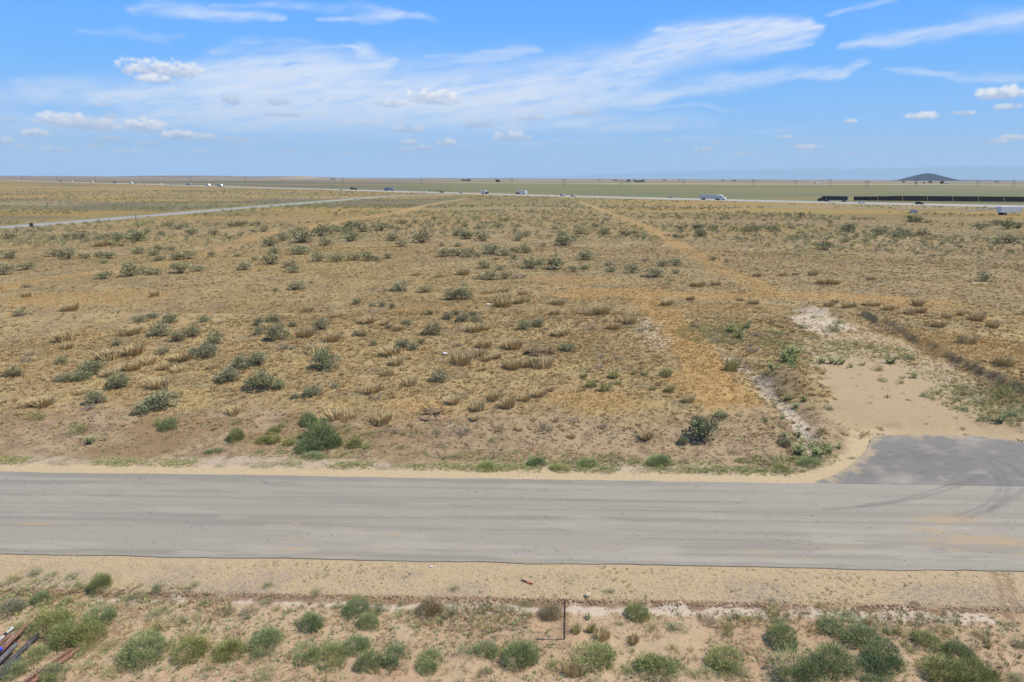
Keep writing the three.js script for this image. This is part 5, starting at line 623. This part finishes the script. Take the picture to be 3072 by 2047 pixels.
{ const x = [15.36,-93.58], o = thing('wooden_stake', 'short thin stake standing in the orange grass', 'stake', undefined, x[0], height(x[0], x[1]) - .15, x[1]); const g = new THREE.CylinderGeometry(.035, .04, 1.35, 6); part(o, 'shaft', g, M.stake, 0, .67, 0); const c = new THREE.ConeGeometry(.036, .06, 6); part(o, 'point', c, M.stake, 0, 1.375, 0); }
{ const x = [0.65,-24.95], o = thing('plastic_scrap', 'crumpled red and black scrap lying on the gravel', 'scrap', undefined, x[0], height(x[0], x[1]) + .02, x[1], -.35); part(o, 'red_strip', lump(7, .5), M.red, .1, .01, 0).scale.set(.17, .03, .05); part(o, 'dark_strip', lump(8, .5), M.char, -.12, .015, -.02).scale.set(.14, .035, .04); }
for (const [x, z, s, l] of [[-6.08,-59.71, .26, 'white plastic litter on bare ground near the bunch grass'], [-2.98,-84.18, .3, 'flat white litter beside a bunch grass far out'], [-3.37,-25.89, .07, 'tiny white scrap beside the asphalt edge']]) small('litter', l, 'litter', lump(Math.round(x * 7), .6), M.litter, x, z, s, s * .5, s * .6, x);
{ // the rotten stump and its earth
  const x = [-5.23,-43.6], o = thing('rotten_stump', 'rotten uprooted stump with broken roots on the plain', 'stump', undefined, x[0], height(x[0], x[1]), x[1]), r = rng(9);
  const body = lump(21, .9); part(o, 'root_mass', body, M.wood, 0, .16, 0).scale.set(.55, .3, .4); part(o, 'earth', lump(22, .4), mat(tone(184, 150, 114), 1), 0, -.08, .4).scale.set(.9, .2, .5);
  for (let i = 0; i < 18; i++) { const a = r() * 6.28, g = new Leaves(); g.twig([Math.cos(a) * .3, .2, Math.sin(a) * .3], [Math.cos(a) * (.8 + r() * .5), .1 + r() * .6, Math.sin(a) * (.7 + r() * .4)], .06, .015, [1, 1, 1]); part(o, 'root', g.build(), M.wood); }
}
{ const x = [2.39,-59.17], o = thing('brush_heap', 'low brown heap of dead brush on the plain', 'brush heap', undefined, x[0], height(x[0], x[1]), x[1]), r = rng(44); part(o, 'mound', lump(31, .9), M.brush, 0, -.1, 0).scale.set(1.5, .5, .8); for (let i = 0; i < 12; i++) { const t = part(o, 'twigs', DEAD[i % 3], TINT.drab, (r() - .5) * 2.6, .1 + r() * .2, (r() - .5) * 1.1); t.scale.set(1.3, .7, 1.3); t.rotation.set(r() - .5, r() * 6, r() - .5); } }
for (const [x, z, w, l] of [[-4.17,-42.69, .9, 'grey fallen branch beside the rotten stump'], [0.7,-41.04, .8, 'grey stick lying by dead brush above the road'], [10.16,-36.78, .45, 'pale short board lying above the road edge'], [-8.98,-20.75, .55, 'dry pale twig standing among foreground thistles']]) { const g = new Leaves(); g.twig([-.5, 0, 0], [.1, .06, .02], .03, .022, DEADWOOD); g.twig([.1, .06, .02], [.5, .03, -.06], .022, .012, DEADWOOD); g.twig([0, .05, 0], [.25, .16, .12], .016, .008, DEADWOOD); const o = small('fallen_branch', l, 'branch', g.build(), plantMat(1.5, 1.5, 1.45), x, z, w, w, w, x, .06); }

// ------------------------------------------------------------ signs by the frontage road
function board(name, label, [x, z], w, h, y, m, turn, posts) { const o = thing(name, label, 'sign', undefined, x, height(x, z), z, turn); part(o, 'board', new RoundedBoxGeometry(w, h, .08, 1, .02), m, 0, y + h / 2, 0); for (const p of posts) part(o, 'post', new THREE.BoxGeometry(.14, y + h, .1), M.poleWood, p, (y + h) / 2, -.095); return o; }
board('road_sign', 'dark back of a road sign beside the frontage road', [-149.5,-214.42], 1.0, 1.15, .7, M.signBack, .25, [.38]);
board('billboard', 'blank grey sign board standing below the highway', [194.98,-337.29], 3.1, 1.5, .35, M.greySign, -.5, [-1.1, 1.1]);
{ const x = [-143.46,-263.64], o = thing('marker_post', 'thin dark marker post beside the frontage road', 'post', undefined, x[0], height(x[0], x[1]), x[1]); part(o, 'shaft', new THREE.BoxGeometry(.16, 1.6, .16), M.poleWood, 0, .8, 0); part(o, 'cap', new THREE.BoxGeometry(.22, .12, .22), M.signBack, 0, 1.66, 0); }

// ------------------------------------------------------------ vehicles
const prism = (pts, depth, bevel = .04) => { const s = new THREE.Shape(pts.map(([x, y]) => new THREE.Vector2(x, y))), g = new THREE.ExtrudeGeometry(s, { depth: depth - 2 * bevel, bevelEnabled: true, bevelSize: bevel, bevelThickness: bevel, bevelSegments: 2 }); g.translate(0, 0, -depth / 2 + bevel); return g; };
const wheelGeo = (r, w) => { const g = new THREE.CylinderGeometry(r, r, w, 18); g.rotateX(Math.PI / 2); return g; };
const WG = { car: wheelGeo(.34, .24), truck: wheelGeo(.52, .32), twin: wheelGeo(.52, .6), carRim: wheelGeo(.2, .25), truckRim: wheelGeo(.3, .33), twinRim: wheelGeo(.3, .61) };
function wheels(o, kind, xs, half) { for (const x of xs) for (const s of [-1, 1]) { const r = kind === 'car' ? .34 : .52, w = part(o, 'wheel', WG[kind], M.tyre, x, r, s * half); part(w, 'rim', WG[kind + 'Rim'], M.steel); } }
const MODEL = {                                                          // all face +x, stand on y = 0, centre at x = 0
  sedan(o, c) { part(o, 'body', prism([[-2.3, .35], [-2.32, .8], [-2.2, .95], [-1.5, 1.0], [1.0, .98], [2.0, .82], [2.3, .65], [2.32, .38]], 1.78, .08), c); part(o, 'cabin', prism([[-1.55, .96], [-.95, 1.38], [.25, 1.42], [1.1, .96]], 1.5, .08), c); part(o, 'side_windows', prism([[-1.3, 1.02], [-.85, 1.32], [.2, 1.35], [.82, 1.02]], 1.56, .02), M.glass); part(o, 'windscreen', prism([[.42, 1.36], [1.15, .99], [1.2, 1.0], [.5, 1.38]], 1.3, .005), M.glass); wheels(o, 'car', [-1.4, 1.4], .82); for (const s of [-.62, .62]) part(o, 'headlight', new THREE.BoxGeometry(.08, .16, .35), M.lamp, 2.3, .68, s); },
  suv(o, c) { part(o, 'body', prism([[-2.35, .42], [-2.38, 1.0], [-2.3, 1.12], [1.0, 1.12], [2.15, 1.0], [2.35, .8], [2.35, .45]], 1.86, .08), c); part(o, 'cabin', prism([[-2.25, 1.08], [-2.0, 1.68], [.3, 1.72], [1.1, 1.08]], 1.6, .08), c); part(o, 'side_windows', prism([[-2.0, 1.16], [-1.85, 1.58], [.25, 1.62], [.85, 1.16]], 1.66, .02), M.glass); wheels(o, 'car', [-1.45, 1.45], .86); for (const s of [-.65, .65]) part(o, 'headlight', new THREE.BoxGeometry(.08, .2, .35), M.lamp, 2.35, .85, s); },
  pickup(o, c) { part(o, 'body', prism([[-2.8, .5], [-2.82, 1.1], [-.7, 1.12], [1.4, 1.15], [2.6, 1.05], [2.75, .85], [2.75, .5]], 1.9, .07), c); part(o, 'cabin', prism([[-.8, 1.1], [-.65, 1.78], [.9, 1.8], [1.6, 1.1]], 1.66, .08), c); part(o, 'side_windows', prism([[-.6, 1.2], [-.5, 1.66], [.8, 1.68], [1.25, 1.2]], 1.72, .02), M.glass); wheels(o, 'car', [-1.75, 1.75], .86); },
  trailerOnly(o, c, len = 13.5, x0 = 0, skirt = true) { const t = part(o, 'trailer_box', new RoundedBoxGeometry(len, 2.75, 2.55, 2, .05), c, x0, 2.55, 0); part(t, 'bottom_rail', new THREE.BoxGeometry(len + .02, .14, 2.6), M.steel, 0, -1.38, 0); for (const s of [-1, 1]) part(t, 'post', new THREE.BoxGeometry(.1, 2.6, 2.62), M.grey, s * (len / 2 - .06), 0, 0); const e = x0 - len / 2; wheels(o, 'twin', [e + 1.6, e + 2.85], 1.0); for (const s of [-.9, .9]) part(o, 'landing_leg', new THREE.BoxGeometry(.16, 1.15, .16), M.steel, x0 + len / 2 - 2.6, .6, s); },
  semi(o, c, box) { MODEL.trailerOnly(o, box, 14.2, -3.2); part(o, 'cab', prism([[4.4, .9], [4.4, 3.75], [4.9, 3.95], [6.6, 3.5], [7.3, 2.35], [9.15, 1.95], [9.5, 1.5], [9.5, .55], [4.4, .6]], 2.4, .12), c); part(o, 'side_windows', prism([[6.0, 2.2], [6.05, 2.95], [6.75, 2.95], [7.15, 2.2]], 2.42, .01), M.glass); part(o, 'windscreen', prism([[6.72, 3.3], [7.36, 2.4], [7.42, 2.43], [6.8, 3.33]], 2.1, .005), M.glass); part(o, 'grille', new THREE.BoxGeometry(.08, .9, 1.2), M.steel, 9.5, 1.2, 0); part(o, 'fuel_tank', (() => { const g = new THREE.CylinderGeometry(.34, .34, 1.5, 14); g.rotateZ(Math.PI / 2); return g; })(), M.steel, 5.6, .75, 1.05); part(o, 'chassis', new THREE.BoxGeometry(7.4, .25, .9), M.dark, 5.4, .8, 0); wheels(o, 'twin', [3.0, 4.2], .95); wheels(o, 'truck', [8.2], 1.05); for (const s of [-.85, .85]) part(o, 'headlight', new THREE.BoxGeometry(.1, .25, .35), M.lamp, 9.48, 1.25, s); },
  boxTruck(o, c, box) { part(o, 'cargo_box', new RoundedBoxGeometry(6.4, 2.5, 2.4, 2, .05), box, -1.4, 2.2, 0); part(o, 'cab', prism([[1.9, .7], [1.9, 2.4], [3.1, 2.45], [3.7, 1.6], [4.5, 1.45], [4.6, .6]], 2.1, .1), c); part(o, 'side_windows', prism([[2.3, 1.6], [2.35, 2.2], [2.95, 2.2], [3.4, 1.6]], 2.13, .01), M.glass); part(o, 'chassis', new THREE.BoxGeometry(8.8, .25, .9), M.dark, -.2, .7, 0); wheels(o, 'twin', [-3.0], .9); wheels(o, 'truck', [3.4], .95); },
  camper(o, c, box) { const p = new THREE.Group(); MODEL.pickup(o, c); part(o, 'caravan', prism([[-11.5, .9], [-11.6, 3.4], [-3.2, 3.5], [-1.9, 3.0], [-1.7, 2.0], [-3.9, 1.8], [-4.1, .9]], 2.4, .1), box); for (const x of [-9.5, -7.2, -5.2]) part(o, 'caravan_window', new THREE.BoxGeometry(.9, .6, 2.43), M.glass, x, 2.5, 0); wheels(o, 'car', [-8.6, -7.7], 1.0); },
  flatbed(o, c) { part(o, 'cab', prism([[1.2, .7], [1.2, 2.9], [2.4, 3.0], [3.3, 2.2], [4.9, 1.9], [5.2, .6]], 2.4, .1), c); part(o, 'side_windows', prism([[1.7, 2.0], [1.75, 2.7], [2.4, 2.7], [2.95, 2.0]], 2.43, .01), M.glass); part(o, 'bed', new THREE.BoxGeometry(11, .35, 2.5), M.black, -4.6, 1.3, 0); part(o, 'load', new RoundedBoxGeometry(8, .7, 2.2, 2, .06), M.navy, -5.2, 1.85, 0); part(o, 'chassis', new THREE.BoxGeometry(15, .25, .9), M.dark, -2.4, .95, 0); wheels(o, 'twin', [-9, -7.8, -.2, 1], .95); wheels(o, 'truck', [4.1], 1.0); },
};
const lanes = {}; for (const [k, p, o] of [['near', NEARLANE, -2.2], ['near2', NEARLANE, 2.0], ['far', FARLANE, 2], ['far2', FARLANE, -2]]) lanes[k] = new THREE.CatmullRomCurve3(shifted(p, side * o).map(([x, z]) => new THREE.Vector3(x, 0, z)), false, 'centripetal').getSpacedPoints(3000);
function drive(model, name, label, category, lane, az, toRight, ...args) { // put on the lane where it is seen at that bearing
  const pts = lanes[lane]; let b = 1e9, k = 0; pts.forEach((p, i) => { const e = Math.abs(Math.atan2(p.x, -p.z) / R - az); if (e < b) { b = e; k = i; } });
  const p = pts[k], q = pts[Math.min(pts.length - 1, k + 1)], t = Math.atan2(-(q.z - p.z), q.x - p.x) + (toRight ? Math.PI : 0), o = thing(name, label, category, 'traffic on the highway', p.x, lane.startsWith('near') ? .5 : .45, p.z, t); MODEL[model](o, ...args); return o;
}
drive('semi', 'semi_truck', 'white semi truck with long white trailer driving right', 'truck', 'near', 16.071, true, M.whitePaint, M.offWhite);
drive('semi', 'semi_truck', 'black semi truck with black trailer in front of solar panels', 'truck', 'far', 24.621, false, M.black, M.black);
drive('sedan', 'car', 'white car left of the black car on the near lanes', 'car', 'near', 26.581, true, M.whitePaint);
drive('suv', 'car', 'black car on the highway below the butte', 'car', 'near', 30.366, true, M.black);
drive('sedan', 'car', 'silver car alone between the white semi and twin cars', 'car', 'far', 12.809, true, M.silver);
drive('suv', 'car', 'silver car just left of the lone silver car, leading its pair', 'car', 'near', 5.040, true, M.silver);
drive('suv', 'car', 'silver car trailing its pair near the middle of the highway', 'car', 'near', 4.087, true, M.silver);
drive('camper', 'pickup_and_caravan', 'dark pickup towing a white caravan, driving left', 'pickup', 'far', 0.394, false, M.black, M.whitePaint);
drive('boxTruck', 'box_truck', 'white box truck with dark cab driving right', 'truck', 'near', -2.291, true, M.black, M.whitePaint);
drive('sedan', 'car', 'silver car just left of the white box truck', 'car', 'near', -4.231, true, M.silver);
drive('pickup', 'pickup', 'dark pickup between two small light cars', 'pickup', 'near', -5.781, true, M.black);
drive('sedan', 'car', 'small white car left of the dark pickup', 'car', 'near', -7.189, true, M.whitePaint);
drive('semi', 'semi_truck', 'blue-grey semi truck trailer left of the small white car', 'truck', 'far', -10.029, false, M.blueGrey, M.blueGrey);
drive('flatbed', 'flatbed_truck', 'dark red flatbed truck with dark load', 'truck', 'far', -12.899, false, M.maroon);
drive('sedan', 'car', 'tiny grey car left of the flatbed truck', 'car', 'near', -13.704, true, M.grey);
drive('semi', 'semi_truck', 'grey semi truck far left, rightmost of four distant trucks', 'truck', 'near', -22.689, true, M.grey, M.grey);
drive('semi', 'semi_truck', 'white semi truck far left, second of four distant trucks from right', 'truck', 'near', -23.524, true, M.whitePaint, M.whitePaint);
drive('semi', 'semi_truck', 'grey trailer truck far left, third of four distant trucks from right', 'truck', 'far', -24.826, false, M.maroon, M.grey);
drive('boxTruck', 'box_truck', 'blue-grey truck far left, leftmost of four distant trucks', 'truck', 'far', -26.012, false, M.blueGrey, M.blueGrey);
drive('pickup', 'pickup', 'tiny grey vehicle between the distant trucks and the dark dots', 'pickup', 'near', -26.672, true, M.silver);
drive('suv', 'car', 'tiny dark vehicle right of the far white truck', 'car', 'near', -27.757, true, M.black);
drive('suv', 'car', 'tiny dark vehicle beside another right of the far white truck', 'car', 'near', -28.292, true, M.black);
drive('semi', 'semi_truck', 'far white truck at left between dark vehicles', 'truck', 'near', -28.589, true, M.whitePaint, M.whitePaint);
drive('semi', 'semi_truck', 'far dark truck at left beside the far white truck', 'truck', 'far', -29.615, false, M.black, M.navy);
drive('semi', 'semi_truck', 'very far white truck near the left horizon', 'truck', 'near', -30.985, true, M.whitePaint, M.whitePaint);
drive('boxTruck', 'box_truck', 'tiny pale truck near the left horizon', 'truck', 'near', -32.160, true, M.offWhite, M.offWhite);
drive('semi', 'semi_truck', 'tiny dark truck near the left horizon', 'truck', 'far', -32.824, false, M.navy, M.navy);

{ // trailer parked off the road, with a line of white blocks leading to it
  const p = [234.44,-327.8], o = thing('parked_trailer', 'white box trailer parked in the grass at right edge', 'trailer', undefined, p[0], height(p[0], p[1]), p[1], .12); MODEL.trailerOnly(o, M.whitePaint, 10.6);
  const a = [224.81,-346.15], b = [278.77,-400.85], g = new RoundedBoxGeometry(1.5, .75, .6, 2, .08); for (let i = 0; i < 9; i++) { const t = i / 8, x = lerp(a[0], b[0], t), z = lerp(a[1], b[1], t), m = new THREE.Mesh(g, M.concrete); m.name = numbered('concrete_block'); tag(m, 'white block in the line left of the parked trailer, ' + (i ? ORD[i] : 'first') + ' from left', 'block', 'white blocks by the trailer'); m.position.set(x, height(x, z) + .35, z); m.rotation.y = -.1 + Math.sin(i * 4) * .2; const k = .6 + .05 * i; m.scale.set(k, k, k); scene.add(shade(m)); }
}
{ // the solar tables beyond the highway
  const a = [255.86,-523.09], b = [382.16,-501.48], n = 15, slope = Math.atan2(-(b[1] - a[1]), b[0] - a[0]), len = Math.hypot(b[0] - a[0], b[1] - a[1]) / n;
  for (let i = 0; i < n; i++) {
    const t = (i + .5) / n, x = lerp(a[0], b[0], t), z = lerp(a[1], b[1], t) - (i % 2) * .3, k = .8 + .2 * ss(0, 4, i), o = thing('solar_table', i ? (i === n - 1 ? 'dark solar panel table at the right edge of the row' : 'dark solar panel table, ' + ORD[i] + ' from left in the row') : 'low dark solar panel table at the left end of the row', 'solar panel', 'solar panels beyond the highway', x, 0, z, slope);
    const w = len - .03, h = 4.4 * k, tilt = .95; for (let c = 0; c < 4; c++) { const q = part(o, 'panel', new THREE.BoxGeometry(w / 4 - .06, h, .08), M.panel, -w / 2 + (c + .5) * w / 4, .75 + h / 2 * Math.sin(tilt), 0); q.rotation.x = -(Math.PI / 2 - tilt); }
    for (const s of [-.36, -.12, .12, .36]) part(o, 'post', new THREE.BoxGeometry(.18, 2.2 * k, .18), M.post, s * w, 1.1 * k, -.25);
  }
}
// ------------------------------------------------------------ power line, farms and far trees
{
  const line = [[-1743, -2489, 17.2], [-1751, -2695, 16.8], [-1661, -2792, 18.3], [-1355, -2565, 16.8], [-1330, -2894, 19.0], [-1103, -2888, 18.5], [-521, -2152, 15.9], [-236, -1811, 15], [-2, -1817, 16.4], [112, -1525, 15.8], [236, -1525, 15.0], [423, -1730, 15.9], [561, -1635, 16.6], [689, -1708, 15], [752, -1660, 18.5], [658, -1299, 15.4], [927, -1610, 19.3], [995, -1499, 15], [1046, -1463, 18.0]];
  line.forEach(([x, z, h], i) => {
    const o = thing('power_pole', i ? (i === line.length - 1 ? 'wooden power pole frame nearest the right edge' : 'wooden power pole frame on the horizon, ' + ORD[i] + ' from left') : 'leftmost wooden power pole frame on the horizon', 'power pole', 'power poles on the horizon', x, -.6, z, Math.atan2(x, -z) * -.4);
    const g = new THREE.CylinderGeometry(.2, .3, h, 8); for (const s of [-2.1, 2.1]) part(o, 'pole', g, M.poleWood, s, h / 2, 0); part(o, 'crossarm', new THREE.BoxGeometry(9, .35, .3), M.poleWood, 0, h - 2, .22); for (const s of [-4, 0, 4]) part(o, 'insulator', new THREE.CylinderGeometry(.12, .12, 1.4, 6), M.steel, s, h - 2.8, .22);
    for (const s of [-1, 1]) { const b = part(o, 'brace', new THREE.BoxGeometry(.14, 6.2, .14), M.poleWood, 0, h - 5.6, s * .12); b.rotation.z = s * .75; }
  });
}
{
  const crown = (seed) => { const r = rng(seed), g = new Leaves(), l = []; for (let i = 0; i < 7; i++) l.push([(r() - .5) * .55, .45 + r() * .38, (r() - .5) * .55, .16 + r() * .12]); for (const [x, y, z, s] of l) for (let t = 0; t < 70; t++) { const d = onDome(r, -.8), q = s * Math.pow(r(), .3); g.leaf([x + d[0] * q, y + d[1] * q, z + d[2] * q], norm(d[0] + (r() - .5), d[1] + .2, d[2] + (r() - .5)), .1, .08, vary([.05, .068, .03], r, .3), r() * 6); } return g.build(); };
  const crowns = [201, 202, 203].map(crown), trunk = (() => { const g = new Leaves(); g.twig([0, -.02, 0], [.01, .5, 0], .035, .02, [1, 1, 1]); g.twig([.01, .4, 0], [.15, .62, .08], .02, .01, [1, 1, 1]); g.twig([.01, .4, 0], [-.14, .6, -.05], .02, .01, [1, 1, 1]); return g.build(); })();
  const trees = [[-1164, -4478, 9.0], [-1155, -4490, 10.6], [-1147, -4502, 12.2], [-229, -3210, 13.0], [-222, -3216, 9.0], [-214, -3222, 10.6], [-207, -3229, 12.2], [-199, -3235, 13.8], [-58, -2534, 11.4], [-54, -2537, 13.0], [-49, -2539, 9.0], [630, -5162, 10.6], [642, -5160, 12.2], [597, -4130, 13.0], [606, -4138, 9.0], [616, -4147, 10.6], [493, -3011, 12.2], [501, -3016, 13.8], [508, -3021, 9.8], [513, -2949, 13.8], [520, -2953, 9.8], [527, -2957, 11.4], [536, -2963, 9.0], [543, -2967, 10.6], [549, -2971, 12.2], [556, -2975, 13.8], [1035, -4832, 9.0], [1048, -4844, 10.6], [1060, -4855, 12.2], [1187, -4970, 13.0], [1451, -4854, 9.8], [1466, -4867, 11.4], [1413, -4512, 11.4], [1428, -4525, 13.0], [1444, -4537, 9.0], [1637, -2931, 12.2], [1534, -2666, 9.0], [1577, -2686, 9.0], [1785, -3004, 13.8], [1798, -3011, 9.8], [1513, -2473, 12.2], [1521, -2476, 13.8], [2946, -4285, 9.0], [2952, -4281, 10.6], [2958, -4276, 12.2]];
  trees.forEach(([x, z, h], i) => { const o = thing('farm_tree', i ? (i === trees.length - 1 ? 'rightmost dark tree on the far plain' : 'dark tree on the far plain, ' + ORD[i] + ' from left') : 'leftmost dark tree on the far plain', 'tree', 'trees of the far farms', x, -.8, z, i); o.scale.set(h * 1.15, h, h * 1.15); part(o, 'trunk', trunk, M.poleWood); part(o, 'crown', crowns[i % 3], TINT.plain); });
  const sheds = [[-1138, -4516, 14.8], [-439, -4981, 12.8], [538, -3385, 5.5], [499, -2940, 6.7], [591, -3073, 9.0], [1064, -2451, 5.1], [2085, -4151, 10.4], [1697, -2741, 10.3]];
  sheds.forEach(([x, z, w], i) => { const o = thing('farm_shed', (i ? (i === sheds.length - 1 ? 'rightmost' : ORD[i] + ' from left') : 'leftmost') + ' pale farm building on the horizon', 'building', 'farm buildings on the horizon', x, -.8, z, i * .7); const l = Math.max(10, w), h = 4.5; part(o, 'wall', new THREE.BoxGeometry(l, h, 8), M.farmWhite, 0, h / 2, 0); part(o, 'roof', prism([[-4.4, 0], [0, 2.1], [4.4, 0]], l + .8, .05).rotateY(Math.PI / 2), M.farmRoof, 0, h, 0); part(o, 'door', new THREE.BoxGeometry(3, 3.4, .1), M.farmRoof, 0, 1.7, 4.06); });
  const [bx, bz] = dir(30.6, 14000), o = thing('radio_mast', 'thin radio mast on top of the butte', 'mast', undefined, bx - 20, 108, bz); part(o, 'mast', new THREE.CylinderGeometry(1.2, 2, 60, 6), M.steel, 0, 30, 0); part(o, 'antenna', new THREE.CylinderGeometry(3, 3, 5, 8), M.steel, 0, 44, 0);
}

renderer.render(scene, camera);
